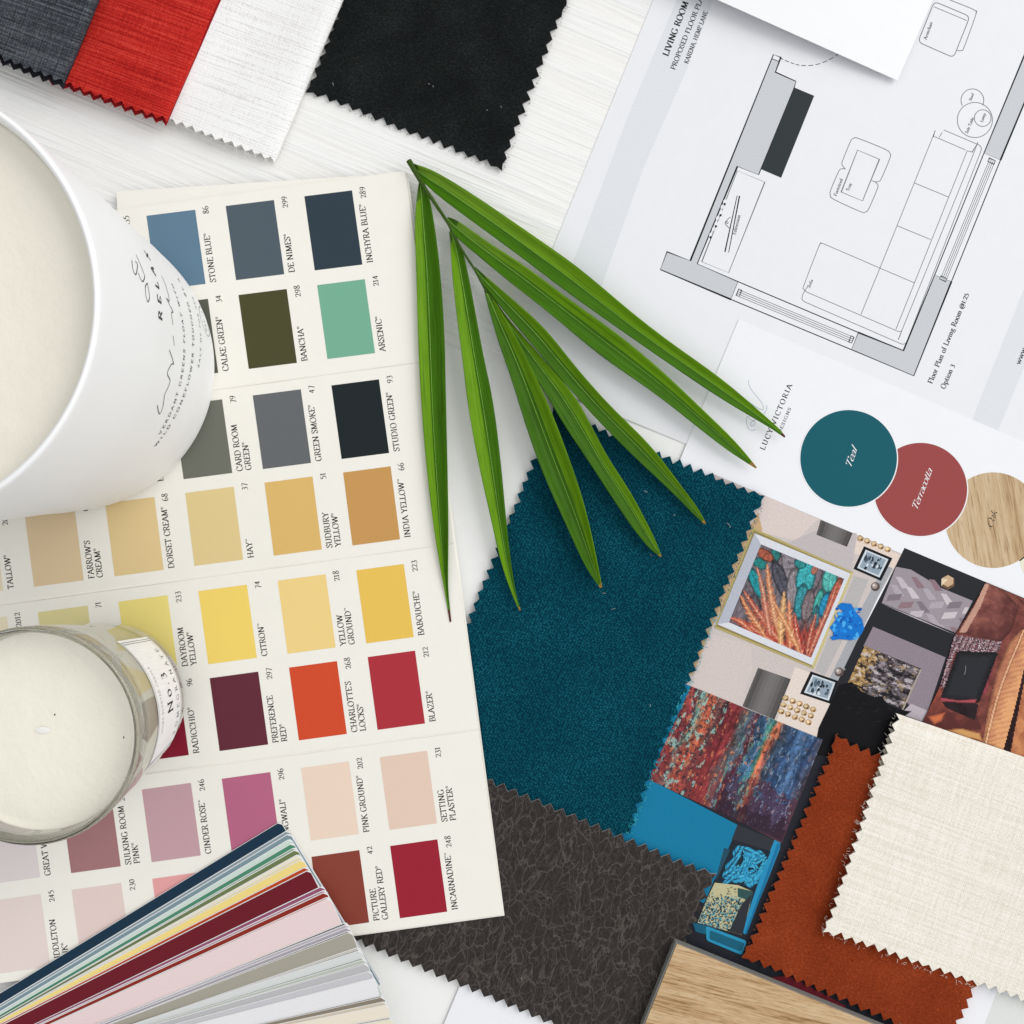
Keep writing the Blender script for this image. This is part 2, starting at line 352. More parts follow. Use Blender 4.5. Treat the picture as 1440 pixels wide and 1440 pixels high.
def mat_leaf():
    m, nt, b = newmat('palm_leaf')
    a = N(nt, 'ShaderNodeAttribute', attribute_name='Col')
    n = noise(nt, uvmap(nt, (1.2, 40, 1)), 1.0, 3, .6)
    n2 = noise(nt, uvmap(nt, (2.2, 9, 1)), 1.0, 5, .7)
    g = ramp(nt, mathn(nt, 'ADD', mathn(nt, 'MULTIPLY', n, .6), mathn(nt, 'MULTIPLY', n2, .4)), [(.35, (.62, .66, .5, 1)), (.5, (1, 1, 1, 1)), (.66, (1.24, 1.15, 1.15, 1))])
    nt.links.new(mixc(nt, 1.0, a.outputs['Color'], g, 'MULTIPLY'), b.inputs['Base Color'])
    bump(nt, b, n, .5, .0007)
    b.inputs['Roughness'].default_value = .42; b.inputs['Specular IOR Level'].default_value = .12
    return m
def mat_glass():
    m, nt, b = newmat('clear_glass')
    b.inputs['Base Color'].default_value = (.83, .83, .77, 1); b.inputs['Roughness'].default_value = .0
    b.inputs['Transmission Weight'].default_value = 1; b.inputs['IOR'].default_value = 1.47
    n = noise(nt, uvmap(nt, (1, 1, 1)), 2.0, 2); bump(nt, b, n, .05, .0004)
    return m
def mat_wax(name, c, rough=.45):
    m, nt, b = newmat(name)
    n = noise(nt, uvmap(nt, (1, 1, 1)), 2.5, 5, .6)
    nt.links.new(ramp(nt, n, [(.3, val(c, .985)), (.7, val(c, 1.01))]), b.inputs['Base Color'])
    n2 = noise(nt, uvmap(nt, (1, 1, 1)), 3.0, 6, .62)
    bump(nt, b, n2, .3, .0022)
    b.inputs['Roughness'].default_value = rough
    b.inputs['Subsurface Weight'].default_value = 0.0; b.inputs['Subsurface Radius'].default_value = (.006, .005, .004); b.inputs['Subsurface Scale'].default_value = 1.0
    return m
def mat_ceramic():
    m, nt, b = newmat('white_glazed_ceramic')
    n = noise(nt, uvmap(nt, (1, 1, 1)), 3.0, 3)
    nt.links.new(ramp(nt, n, [(.3, alb((252, 252, 250), .98)), (.7, alb((254, 254, 253), .98))]), b.inputs['Base Color'])
    b.inputs['Roughness'].default_value = .5; b.inputs['Specular IOR Level'].default_value = .3
    return m
INK = mat_print(); INKGLOSS = mat_print(.32, .03, 'paint_chip_ink', 90); PHOTO = mat_print(.42, .07, 'photo_print_ink', 40)

# ------------------------------------------------------------------ sheets and cloth
def drape(name, outline, zf, thick, mats, parent=None, ang=0, step=30, smooth=True, col=(1, 1, 1, 1)):
    bm = bmesh.new()
    vs = [bm.verts.new((x, y, 0)) for x, y in outline]
    f = bm.faces.new(vs); f.normal_update()
    if f.normal.z < 0: bmesh.ops.reverse_faces(bm, faces=[f])
    bmesh.ops.triangulate(bm, faces=bm.faces[:])
    xs = [p[0] for p in outline]; ys = [p[1] for p in outline]
    if step:
        for ax, lo, hi in ((0, min(xs), max(xs)), (1, min(ys), max(ys))):
            q = lo+step
            while q < hi:
                co = (q, 0, 0) if ax == 0 else (0, q, 0); no = (1, 0, 0) if ax == 0 else (0, 1, 0)
                bmesh.ops.bisect_plane(bm, geom=bm.verts[:]+bm.edges[:]+bm.faces[:], plane_co=co, plane_no=no, dist=1e-4)
                q += step
    bmesh.ops.dissolve_degenerate(bm, dist=1e-4, edges=bm.edges[:])
    bm.verts.index_update()
    top = [(v.co.x, v.co.y) for v in bm.verts]; n = len(top)
    V = [P(x, y, zf(x, y)) for x, y in top]
    V += [Vector((v.x, v.y, v.z-thick)) for v in V]
    F = []; M_ = []
    for f in bm.faces:
        ids = [v.index for v in f.verts]
        F.append(ids[::-1]); M_.append(0); F.append([i+n for i in ids]); M_.append(1)
    for e in bm.edges:
        if len(e.link_faces) == 1:
            l = e.link_loops[0]; a, b2 = l.vert.index, l.link_loop_next.vert.index
            F.append([a, b2, b2+n, a+n]); M_.append(1)
    bm.free()
    me = bpy.data.meshes.new(name); me.from_pydata([tuple(v) for v in V], [], F); me.update()
    mats = mats if isinstance(mats, (list, tuple)) else [mats, mats]
    me.uv_layers.new(name='UVMap'); me.color_attributes.new('Col', 'FLOAT_COLOR', 'CORNER'); me.attributes.new('sharp_edge', 'BOOLEAN', 'EDGE')
    ul = me.uv_layers['UVMap']; ca = me.color_attributes['Col']
    for p, mi in zip(me.polygons, M_):
        p.material_index = mi
        if smooth and mi == 0: p.use_smooth = True
        for li in p.loop_indices:
            vi = me.loops[li].vertex_index % n; ul.data[li].uv = rot_uv(top[vi][0], top[vi][1], ang); ca.data[li].color = col
    # hard edge between top and rim
    o = child(name, me, list(mats), parent)
    if smooth:
        me.edges.foreach_get
        sharp = me.attributes.new('sharp_edge', 'BOOLEAN', 'EDGE') if 'sharp_edge' not in me.attributes else me.attributes['sharp_edge']
        cnt = {}
        for p in me.polygons:
            for ek in p.edge_keys: cnt.setdefault(ek, set()).add(p.use_smooth)
        for e in me.edges:
            if len(cnt.get(tuple(sorted(e.vertices)), ())) > 1: sharp.data[e.index].value = True
    return o
def pinked(corners, flags, pitch=17.0, amp=7.0, jit=.5):
    """zig-zag cut outline; flags[i] says whether the edge i -> i+1 is cut with pinking shears"""
    out = []; n = len(corners)
    area = sum(corners[i][0]*corners[(i+1) % n][1]-corners[(i+1) % n][0]*corners[i][1] for i in range(n))
    sg = 1 if area > 0 else -1
    for i in range(n):
        a, b = corners[i], corners[(i+1) % n]
        out.append(a)
        if not flags[i]: continue
        dx, dy = b[0]-a[0], b[1]-a[1]; L = math.hypot(dx, dy); k = max(1, round(L/pitch)); dx /= L; dy /= L
        nx, ny = -dy*sg, dx*sg      # inward
        for j in range(k):
            t0 = (j+.5)/k*L; t1 = (j+1)/k*L
            d = amp*(1+random.uniform(-.12, .12))
            if (j == 0 and flags[i-1]) or (j == k-1 and flags[(i+1) % n]): d *= .35
            jx, jy = random.uniform(-jit, jit), random.uniform(-jit, jit)
            out.append((a[0]+dx*t0+nx*d+jx, a[1]+dy*t0+ny*d+jy))
            if j < k-1: out.append((a[0]+dx*t1+random.uniform(-jit, jit), a[1]+dy*t1+random.uniform(-jit, jit)))
    return out

from mathutils import noise as mn
def raster(bag, quad, nu, nv, fn, z, zstep=0):
    """printed picture as a fine patchwork; quad = TL, TR, BR, BL in photo pixels; fn(u, v) -> 0..255 colour"""
    TL, TR, BR, BL = quad
    def pos(u, v): return tuple((TL[k]*(1-u)+TR[k]*u)*(1-v)+(BL[k]*(1-u)+BR[k]*u)*v for k in range(2))
    for i in range(nu):
        for j in range(nv):
            u0, u1, v0, v1 = i/nu, (i+1)/nu, j/nv, (j+1)/nv
            ppoly(bag, [pos(u0, v0), pos(u1, v0), pos(u1, v1), pos(u0, v1)], z, alb(fn((u0+u1)/2, (v0+v1)/2)))
def fb(x, y, z=0.0, o=4): return mn.fractal(Vector((x, y, z)), .6, 2.0, o)
def mixn(a, b, t): t = max(0, min(1, t)); return tuple(a[k]+(b[k]-a[k])*t for k in range(3))

def inside(p, poly):
    x, y = p; c = False; j = len(poly)-1
    for i in range(len(poly)):
        xi, yi = poly[i]; xj, yj = poly[j]
        if (yi > y) != (yj > y) and x < (xj-xi)*(y-yi)/(yj-yi)+xi: c = not c
        j = i
    return c
def edge_dist(p, poly):
    d = 1e9
    for i in range(len(poly)):
        a, b = poly[i-1], poly[i]; dx, dy = b[0]-a[0], b[1]-a[1]; l2 = dx*dx+dy*dy or 1
        t = max(0, min(1, ((p[0]-a[0])*dx+(p[1]-a[1])*dy)/l2)); d = min(d, math.hypot(p[0]-a[0]-dx*t, p[1]-a[1]-dy*t))
    return d
def tube(bag, pts, rad, col, seg=6):
    rings = []
    for i, p in enumerate(pts):
        d = (pts[min(i+1, len(pts)-1)]-pts[max(0, i-1)]).normalized(); u_ = d.cross(Vector((0, 0, 1))).normalized(); v_ = u_.cross(d).normalized(); r = rad(i/(len(pts)-1))
        rings.append([p+u_*r*math.cos(6.2832*k/seg)+v_*r*math.sin(6.2832*k/seg) for k in range(seg)])
    for a, c in zip(rings, rings[1:]):
        for k in range(seg): bag.add([a[k], a[(k+1) % seg], c[(k+1) % seg], c[k]], col)
# =================================================================== world, camera, light
w = bpy.data.worlds.new("World"); scn.world = w; w.use_nodes = True
_nt = w.node_tree; _tc = N(_nt, 'ShaderNodeTexCoord'); _sx = N(_nt, 'ShaderNodeSeparateXYZ'); _nt.links.new(_tc.outputs['Generated'], _sx.inputs[0])
# the room: bright ceiling, darker walls, brighter on the window side
_z = N(_nt, 'ShaderNodeMapRange', interpolation_type='SMOOTHSTEP'); _nt.links.new(_sx.outputs[2], _z.inputs[0])
_z.inputs[1].default_value = .0; _z.inputs[2].default_value = .55; _z.inputs[3].default_value = .42; _z.inputs[4].default_value = 1.12
_f = mathn(_nt, 'ADD', _z.outputs[0], mathn(_nt, 'MULTIPLY', mathn(_nt, 'MAXIMUM', mathn(_nt, 'ADD', mathn(_nt, 'MULTIPLY', _sx.outputs[0], .85), mathn(_nt, 'MULTIPLY', _sx.outputs[1], -.25)), 0.0), .8))
_cc = N(_nt, 'ShaderNodeCombineColor')
for _i, _k in enumerate((.985, .99, 1.0)): _nt.links.new(mathn(_nt, 'MULTIPLY', _f, _k), _cc.inputs[_i])
_nt.links.new(_cc.outputs[0], _nt.nodes['Background'].inputs[0])
w.node_tree.nodes['Background'].inputs[1].default_value = .62
cam = bpy.data.cameras.new('camera'); co = bpy.data.objects.new('camera', cam); COL.objects.link(co)
co.location = (0, 0, H); cam.sensor_width = 36; cam.lens = 36*H/0.45; cam.clip_start = .01; cam.clip_end = 20
scn.camera = co
def area(name, loc, size, power, col, sy=None):
    l = bpy.data.lights.new(name, 'AREA'); l.shape = 'RECTANGLE'; l.size = size; l.size_y = sy or size; l.energy = power; l.color = col
    o = bpy.data.objects.new(name, l); COL.objects.link(o); o.location = loc
    o.rotation_euler = (Vector((0, 0, 0))-Vector(loc)).to_track_quat('-Z', 'Y').to_euler(); return o
area('window_light', (2.5, 1.5, 2.3), 2.7, 72, (1, .992, .975), 2.7)
scn.view_settings.view_transform = 'Standard'; scn.view_settings.look = 'None'; scn.view_settings.exposure = 0; scn.view_settings.gamma = 1
scn.render.engine = 'CYCLES'; scn.cycles.max_bounces = 14; scn.cycles.transmission_bounces = 12; scn.cycles.transparent_max_bounces = 12

# =================================================================== table
Z_WALL, Z_PLAN, Z_BOARD, Z_TEAL, Z_LEA, Z_CARD = .0004, .0007, .0010, .0019, .0028, .0040
bm_ = Bag(); TS = 1500
g = 8
for i in range(g):
    for j in range(g):
        x0, x1 = 720-TS+2*TS*i/g, 720-TS+2*TS*(i+1)/g; y0, y1 = 720-TS+2*TS*j/g, 720-TS+2*TS*(j+1)/g
        ppoly(bm_, [(x0, y0), (x1, y0), (x1, y1), (x0, y1)], 0, (1, 1, 1, 1), 22)
me = bm_.mesh('tabletop'); tb = child('tabletop', me, [mat_paper('white_painted_tabletop', alb((242, 242, 240), 1), .45, .012)], None)
tag(tb, 'smooth white painted tabletop under all the samples', None, None, 'structure')

# =================================================================== wallpaper sample
flat = lambda z: (lambda x, y: z)
o = drape('wallpaper_sample', [(-260, -300), (1000, -300), (1000, 640), (700, 512), (560, 453), (-260, 110)], flat(Z_WALL), .0004, mat_wallpaper(), None, 22.5, 0, False)
tag(o, 'white wallpaper sample embossed with fine streaks, under the black swatch', 'wallpaper')

# =================================================================== floor plan sheet
PAPER = mat_paper('plan_paper', alb((237, 238, 242), .95), .5)
ink = alb((28, 30, 34)); thin = alb((120, 122, 126)); grey = alb((206, 209, 213)); white = alb((240, 241, 245), .95); lab0 = alb((70, 70, 78))
plan = empty('floor_plan_sheet', P(1100, 300, 0), 'large white sheet printed with a living room floor plan, upper right of the photo', 'floor plan')
drape('paper', [(709, 519), (1060, -350), (1700, -350), (1700, 926)], flat(Z_PLAN), .0002, PAPER, plan, 22, 0, False)
z = Z_PLAN+.00003; zl = z+.00003
b = Bag()
for pts in ([(952, 0), (1060, -250), (1112, -250), (1003, 0), (966, 97), (905, 236), (848, 397), (838, 424), (796, 396), (808, 364), (891, 144)],
            [(1367.5, 590), (1440, 407), (1560, 120), (1600, 150), (1440, 517), (1402.5, 607.5), (1390, 640), (1350, 625)]):
    ppoly(b, pts, z, alb((226, 229, 233), .95))
b.build('title_band', INK, plan)
b = Bag()
W1 = [(1087.8, 76.4), (1098, 80.6), (1090.5, 101.4), (1119.4, 114.4), (1117, 123), (1066.7, 245.8), (1037, 234), (980.5, 371), (1037.8, 396), (1027.8, 421), (928.6, 379), (938, 354), (970.8, 366.7)]
W2 = [(1207, 467.5), (1270.5, 493), (1314.5, 386.5), (1338, 396), (1285, 528.5), (1197.5, 491.7)]
W3 = [(1383.7, 215.5), (1407, 225), (1500, 2), (1476, -8)]
for W in (W1, W2, W3):
    ppoly(b, W, z, grey); pline(b, W, 1.3, zl, ink, True)
    b.build('printed_wall', INK, plan); b = Bag()
ppoly(b, [(1117, 123), (1145, 134.7), (1098.5, 250), (1070.5, 238)], zl+.00001, alb((52, 59, 61)))
b.build('printed_fireplace', INK, plan); b = Bag()
ppoly(b, [(1087.3, 77.4), (1097.6, 81.6), (1095.6, 86.5), (1085.2, 82.3)], zl, white)
pline(b, [(1085.2, 82.3), (1095.6, 86.5)], 1, zl+.00001, ink)
for i in range(7):
    x, y = 1018-i*3.2+random.uniform(-1, 1), 283+i*7.8
    ppoly(b, circle_pts(x+1.5, y, 2.0, 8, 3.4, rot=.4), zl+.00001, white)
    if i % 2 == 0: ppoly(b, circle_pts(x+1.5, y+4, 1.8, 6), zl+.00002, ink)
b.build('printed_ornaments', INK, plan)
b = Bag()
def L(pts, w=.8, c=thin, closed=False): pline(b, pts, w, zl, c, closed)
def two(a0, a1, b0, b1, n, w=.7, c=ink):
    for i in range(n):
        t = i/(n-1)
        L([(a0[0]+(b0[0]-a0[0])*t, a0[1]+(b0[1]-a0[1])*t), (a1[0]+(b1[0]-a1[0])*t, a1[1]+(b1[1]-a1[1])*t)], w, c)
L([(1037.8, 396), (1207, 467.5)], 1.3, ink); L([(1027.8, 421), (1197.5, 491.7)], 1.3, ink)
two((1038, 407), (1200, 474), (1034.5, 415), (1197, 482), 4, .6, lab0)
L([(1039, 406), (1043, 408), (1039.5, 417), (1035.5, 415)], .8, ink, True); L([(1197, 472), (1201, 474), (1197.5, 482.5), (1193.5, 481)], .8, ink, True)
b.build('printed_window', INK, plan); b = Bag()
L([(1383.7, 215.5), (1314.5, 386.5)], 1.3, ink); L([(1407, 225), (1338, 396)], 1.3, ink)
two((1392, 223), (1324, 389), (1399.5, 226), (1331.5, 392), 4, .6, lab0)
L([(1391, 222), (1400, 226), (1398, 231), (1389, 227)], .8, ink, True); L([(1323, 388), (1332, 392), (1330, 396), (1321, 392)], .8, ink, True)
b.build('printed_window', INK, plan); b = Bag()
arc = smooth_pts([(1098, 82), (1112, 88), (1127, 92), (1147, 91), (1166, 84), (1182, 74)], 6)
for i in range(0, len(arc)-2, 3): L(arc[i:i+3], .9, ink)
b.build('printed_door_swing', INK, plan)
b = Bag()
L([(1037, 240), (1075.6, 256), (1024.7, 383.5), (987, 368)], .8, thin, True)
L([(1036.7, 275), (1040, 275.6), (1024.7, 355), (1019.5, 354)], .9, ink, True); L(smooth_pts([(1027, 305), (1021, 311), (1020, 315), (1026, 321)], 3), .7, ink); L(circle_pts(1022.5, 313, 1.6, 8), .6, ink, True)
L(rounded([(1314, 2), (1364, 23), (1341, 81), (1291, 59)], 7), 1, thin, True); L([(1313.8, 9.5), (1359.5, 28.8)])
L(smooth_pts([(1336, 0), (1364, 11), (1371, 15), (1372.5, 20), (1356, 66), (1352, 71), (1346, 71)], 3), .9)
L(circle_pts(1371, 168.7, 24.7, 48), .9, thin, True); L(circle_pts(1382, 166, 11.7, 32), .9, thin, True); L(circle_pts(1367.5, 141, 16, 32, a0=2.65, a1=6.75), .9)
L(smooth_pts([(1189, 238), (1184.5, 232), (1185, 226), (1196, 199), (1200, 195), (1207, 194.5), (1245, 210), (1251, 215), (1252, 221), (1240, 250), (1236, 255), (1231, 255.5), (1226, 254)], 3), .9)
L(smooth_pts([(1188.8, 237.5), (1183, 237.5), (1179, 242), (1168, 268), (1168, 274), (1172, 280), (1210, 297.5), (1217, 298), (1222, 293), (1234, 265), (1234, 259), (1231, 256)], 3), .9)
L([(1206, 211), (1236.8, 224), (1213, 282.5), (1183, 270)], .9, thin, True)
L(rounded([(1321, 180), (1382, 206), (1273, 486), (1126, 422), (1131, 409)], 7)[4:], .8)
L([(1321, 193), (1325, 186)], .8)
L([(1285.5, 257), (1333.8, 277)]); L([(1261.8, 317.5), (1308.8, 336.8)]); L([(1237.5, 377), (1285.5, 397.5)])
L([(1360, 212.5), (1260, 463)]); L(smooth_pts([(1360, 212), (1367, 214), (1368, 219), (1271, 458), (1268, 465), (1263, 466)], 3)); L([(1263, 466), (1133, 410)])
L(smooth_pts([(1358, 211), (1320, 194.5), (1312.5, 192.5), (1310, 197), (1237.5, 377)], 2)); L([(1237.5, 377), (1210.8, 442)])
L(smooth_pts([(1237.5, 377), (1161, 344), (1155, 343), (1151, 348), (1131, 400), (1130, 406), (1134, 410)], 3))
b.build('printed_furniture', INK, plan)
b = Bag(); zt = zl+.00001
text(b, 'LIVING ROOM', (939.5, 79.5), (968.5, 4), 8.6, zt, ink, T=.2, t=.07)
text(b, 'PROPOSED FLOOR PLAN', (949, 98.5), (992, -9), 6.8, zt, ink)
text(b, 'KARENA, HEMP LANE', (967.5, 90), (995.5, 17), 6.2, zt, ink)
text(b, 'Floor Plan of Living Room @1:25', (1311, 540), (1362.8, 414), 7.2, zt, ink)
text(b, 'Option 3', (1328.8, 547.5), (1343, 514), 7.2, zt, ink)
text(b, 'WWW.', (1434.5, 513), (1444, 489), 5, zt, ink)
lab = alb((95, 97, 102))
text(b, 'Television', (1034.5, 331), (1041.5, 303), 5, zt, lab); text(b, 'Armchair', (1303, 56), (1312, 31), 4.6, zt, lab)
text(b, 'Footstool', (1176.5, 276), (1185.5, 252), 4.6, zt, lab); text(b, 'Tray', (1194, 269), (1198, 258.5), 4.6, zt, lab)
text(b, 'Sofa', (1139, 405), (1143.5, 394), 4.4, zt, lab); text(b, 'Side Table', (1361, 188), (1370, 166), 4.2, zt, lab)
text(b, 'Lamp', (1382, 172), (1386.5, 160), 4.2, zt, lab); text(b, 'Stool', (1366, 142), (1370, 132), 4, zt, lab)
b.build('printed_lettering', INK, plan)

# folded white letter lying over the top of the plan
def zletter(x, y):
    d = ((x-1262)*.4+(y-113)*-.917)        # distance above the lower-left edge
    e = max(0.0, (x-1010)*.405+(-y)*-.914)  # unused direction
    s = ((x-1262)*-.917+(y-113)*-.4)       # along the lower edge towards the left
    return Z_PLAN+.0012+.0055*min(1, max(0, (s+20)/260.0))**.7*1.0
o = drape('blank_sheet', [(1262, 113), (1010, 0), (560, -203), (660, -440), (1440, -290)], zletter, .0003, mat_paper('bright_paper', alb((246, 247, 250), .95), .5), None, 22, 24)
tag(o, 'blank bright white sheet with lifted corner lying over the floor plan', 'paper')

# =================================================================== mood board
board = empty('mood_board', P(1200, 850, 0), 'printed mood board with three colour circles and interior photos', 'mood board')
drape('paper', [(1039, 449), (1700, 733), (1700, 1900), (440, 1880)], flat(Z_BOARD), .0002, mat_paper('board_paper', alb((243, 244, 248), .95), .45), board, 22, 0, False)
zb = Z_BOARD+.00003
def layer(bag, base=None):
    st = [0]
    def f(pts, c, ang=22.9):
        st[0] += 1; ppoly(bag, pts, (base or zb)+st[0]*2.5e-7, alb(c), ang)
    return f
b = Bag(); f = layer(b)
f([(1402, 1395), (1385, 1440), (1350, 1530), (1700, 1680), (1700, 1460)], (228, 231, 228)); b.build('pale_band', INK, board)
b = Bag()
blue = alb((190, 198, 215), .95)
for c in ([(1053.5, 534.5), (1052.5, 539), (1058, 550), (1068, 562), (1073, 570), (1073.7, 576)], [(1073.7, 576.5), (1066, 574), (1056, 567), (1047.5, 561)],
          [(1078, 569.5), (1078, 576), (1074, 582), (1066, 588), (1058.5, 592), (1055.5, 597), (1058, 599), (1062, 594), (1056, 590), (1051.5, 585)],
          [(1051, 585), (1049.5, 594), (1053, 603), (1058, 605.5), (1063, 603.5)]):
    pline(b, smooth_pts(c, 5), 1.0, zb, blue)
text(b, 'LUCY VICTORIA', (1075, 633.5), (1114.3, 542), 7.2, zb, alb((38, 38, 46)), track=.22)
text(b, 'DESIGNS', (1098, 609.5), (1112.8, 574.5), 4.4, zb, alb((58, 58, 68)), track=.22)
b.build('logo_lettering', INK, board)
for nm, cx, cy, r, c, s, p0, p1, zc in (('oak_circle', 1396.5, 731.5, 67.3, None, 'Oak', (1394.5, 744), (1402.5, 720.5), 0),
                           ('terracotta_circle', 1294.5, 688.3, 65.6, (158, 76, 75), 'Terracotta', (1289, 719.5), (1311.3, 661.5), 1), ('teal_circle', 1193.4, 644.6, 68, (24, 94, 107), 'Teal', (1195.8, 660.5), (1205.5, 632), 2)):
    b = Bag(); zc_ = zb+.00002*zc
    ppoly(b, circle_pts(cx, cy, r+1.6, 96), zc_, alb((244, 245, 248), .95)); ppoly(b, circle_pts(cx, cy, r, 96), zc_+.000006, alb(c) if c else (1, 1, 1, 1), 80)
    if c: b.mi = [0]*len(b.mi)
    else: b.mi[1] = 1
    o = b.build(nm, [INK, mat_wood('oak_print', alb((214, 190, 156)), alb((200, 172, 134)), alb((172, 140, 102)), 1, .42)], board)
    t = Bag(); text(t, s, p0, p1, 9.2, zc_+.000014, alb((246, 246, 246)) if c else alb((70, 62, 55)), serif=False, shear=.38, T=.10, t=.03, track=-.05)
    t.build('circle_lettering', INK, o)
b = Bag(); ppoly(b, circle_pts(1498, 775, 66, 64), zb, alb((238, 234, 214))); b.build('cream_circle', INK, board)

def blob(cx, cy, rx, ry, rot, n=14, j=.12):
    return [(x+random.uniform(-j, j)*rx, y+random.uniform(-j, j)*ry) for x, y in circle_pts(cx, cy, rx, n, ry, rot=rot)]
def Z8(x, y): return (1000+x/6.545, 730+y/6.545)
def Z7(x, y): return (1180+x/5.54, 800+y/5.54)
def Z3(x, y): return (980+x/3.13, 680+y/3.13)
def Z9(x, y): return (960+x/7.2, 1160+y/7.2)
def Z2(x, y): return (880+x/4, 940+y/4)
def V(s_, c): return tuple(max(0, min(255, v*s_)) for v in c)
def vary(c, a=.12):
    k = 1+random.uniform(-a, a); return V(k, c)
def stroke(f, p, q, w, c, taper=1):
    dx, dy = q[0]-p[0], q[1]-p[1]; l = math.hypot(dx, dy) or 1; nx, ny = -dy/l*w/2, dx/l*w/2
    m = ((p[0]+q[0])/2, (p[1]+q[1])/2)
    f([p, (m[0]+nx, m[1]+ny), q, (m[0]-nx, m[1]-ny)], c)
def clipped(f, quad):
    """wrap a painter so that its patches stay inside the convex quad"""
    n = len(quad); ar = sum(quad[i][0]*quad[(i+1) % n][1]-quad[(i+1) % n][0]*quad[i][1] for i in range(n)); sg = 1 if ar > 0 else -1
    def g(pts, c, ang=22.9):
        for i in range(n):
            a, e = quad[i], quad[(i+1) % n]; out = []
            sd = lambda p: sg*((e[0]-a[0])*(p[1]-a[1])-(e[1]-a[1])*(p[0]-a[0]))
            for k in range(len(pts)):
                p, q = pts[k], pts[(k+1) % len(pts)]; sp, sq = sd(p), sd(q)
                if sp >= 0: out.append(p)
                if (sp >= 0) != (sq >= 0):
                    t = sp/(sp-sq); out.append((p[0]+(q[0]-p[0])*t, p[1]+(q[1]-p[1])*t))
            pts = out
            if len(pts) < 3: return
        f(pts, c, ang)
    return g
# ---- photo 1: pale wall with framed feather picture
b = Bag(); f = layer(b)
f([(1000, 665), (1043, 683), (1269, 779), (1236, 837), (1204, 904), (1178, 958), (1157, 1040), (972, 965), (900, 935)], (208, 198, 194))
f([(1035, 690), (1043, 683), (1151, 730), (1120, 760), (1052, 745)], (222, 208, 203))
f([Z8(1010, 470), Z8(700, 220), Z8(1000, 90), Z8(1340, 130), Z8(1290, 480)], (196, 188, 188))
f([Z8(-40, 1050), Z8(370, 1160), Z8(380, 1380), Z8(330, 1480), (1044, 993), (972, 965), (945, 950)], (214, 202, 197))
f([(1178, 958), (1204, 904), (1236, 837), (1262, 785), (1252, 781), (1214, 850), (1190, 905), (1166, 955)], (170, 172, 178))
f([(1201, 810), (1222, 815), (1190, 890), (1160, 950), (1146, 943)], (188, 184, 184))
f([(1066, 720), (1072, 745), (1000, 884), (975, 950), (950, 940)], (205, 172, 132))
f([(1118, 938), (1184, 962), (1158, 1040), (1092, 1014)], (232, 218, 208)); f([(1206, 754), (1266, 780), (1258, 800), (1201, 778)], (232, 214, 202))
for q in ([(1154, 731), (1199, 749.5), (1191, 769), (1148, 752)], [(1066, 939), (1112, 955), (1089, 1012), (1044, 993)]):
    f(q, (98, 94, 93)); m = [((q[i][0]*2+q[(i+1) % 4][0])/3, (q[i][1]*2+q[(i+1) % 4][1])/3) for i in (0, 2)]
    for k in range(9):
        t = (k+.5)/9; u = lambda a, c, s: (a[0]+(c[0]-a[0])*s, a[1]+(c[1]-a[1])*s)
        p0, p1 = u(q[0], q[1], t), u(q[3], q[2], t); p2, p3 = u(q[3], q[2], t+.12 if t < .85 else 1), u(q[0], q[1], t+.12 if t < .85 else 1)
        sh = 78+42*math.sin(math.pi*min(1, t*1.1))
        f([p0, p1, p2, p3], (sh, sh-3, sh-4))
for q, inn in (([(1215, 768), (1255, 785), (1239, 817), (1200, 800)], .14), ([(1140, 944), (1180, 958), (1168.5, 990), (1125, 975.5)], .14)):
    f(q, (24, 26, 30)); cx = sum(p[0] for p in q)/4; cy = sum(p[1] for p in q)/4
    qi = [(p[0]+(cx-p[0])*.2, p[1]+(cy-p[1])*.2) for p in q]; f(qi, (214, 222, 230)); g = clipped(f, qi)
    qj = [(p[0]+(cx-p[0])*.32, p[1]+(cy-p[1])*.32) for p in q]; f(qj, (150, 166, 180)); g = clipped(f, qj)
    for k in range(26): g(blob(cx+random.uniform(-12, 12), cy+random.uniform(-9, 9), random.uniform(1, 2.6), random.uniform(1.5, 4), .4, 7, .3), random.choice(((38, 44, 52), (220, 228, 236), (90, 104, 118), (60, 70, 82))))
for (x0, y0, nx, ny) in ((1105, 982, 5, 3), (1210, 757, 5, 1)):
    for i in range(nx):
        for k in range(ny):
            x, y = x0+i*9.6-k*3.2, y0+i*3.9+k*9.2
            f(blob(x, y, 4.6, 4.2, .3, 10, .12), vary((176, 142, 98))); f(blob(x-.6, y-.8, 2.8, 2.4, .3, 8, .2), vary((226, 204, 166), .1)); f(blob(x+1.6, y+1.9, 1.7, 1.3, .3, 7), (104, 74, 46))
for x, y in ((1231, 825), (1180, 945)):
    f(circle_pts(x, y, 6.4, 16), (92, 80, 76)); f(circle_pts(x-1.2, y-1.2, 4.2, 12), (168, 152, 146)); f(circle_pts(x-2, y-2, 1.7, 8), (226, 220, 214)); stroke(f, (x+5, y-5), (x+9, y-3), 4, (150, 150, 152))
BL = [Z8(*p) for p in ((1160, 800), (1200, 770), (1290, 780), (1330, 850), (1390, 920), (1410, 1010), (1370, 1080), (1290, 1115), (1180, 1105), (1120, 1115), (1095, 1090), (1140, 1060), (1090, 1000), (1130, 950), (1180, 880), (1230, 845), (1180, 830))]
o1 = b.build('interior_photo', PHOTO, board); o1['label'] = 'pale wall with framed feather picture, lampshades and blue ornament'
b = Bag(); f = layer(b, zb+.0001)
f([Z8(385, 80), Z8(1310, 490), Z8(945, 1380), Z8(30, 1000)], (184, 170, 112))
f([Z8(395, 105), Z8(1290, 500), Z8(938, 1360), Z8(48, 985)], (146, 132, 84))
f([Z8(400, 130), Z8(1282, 500), Z8(930, 1345), Z8(58, 968)], (222, 224, 232))
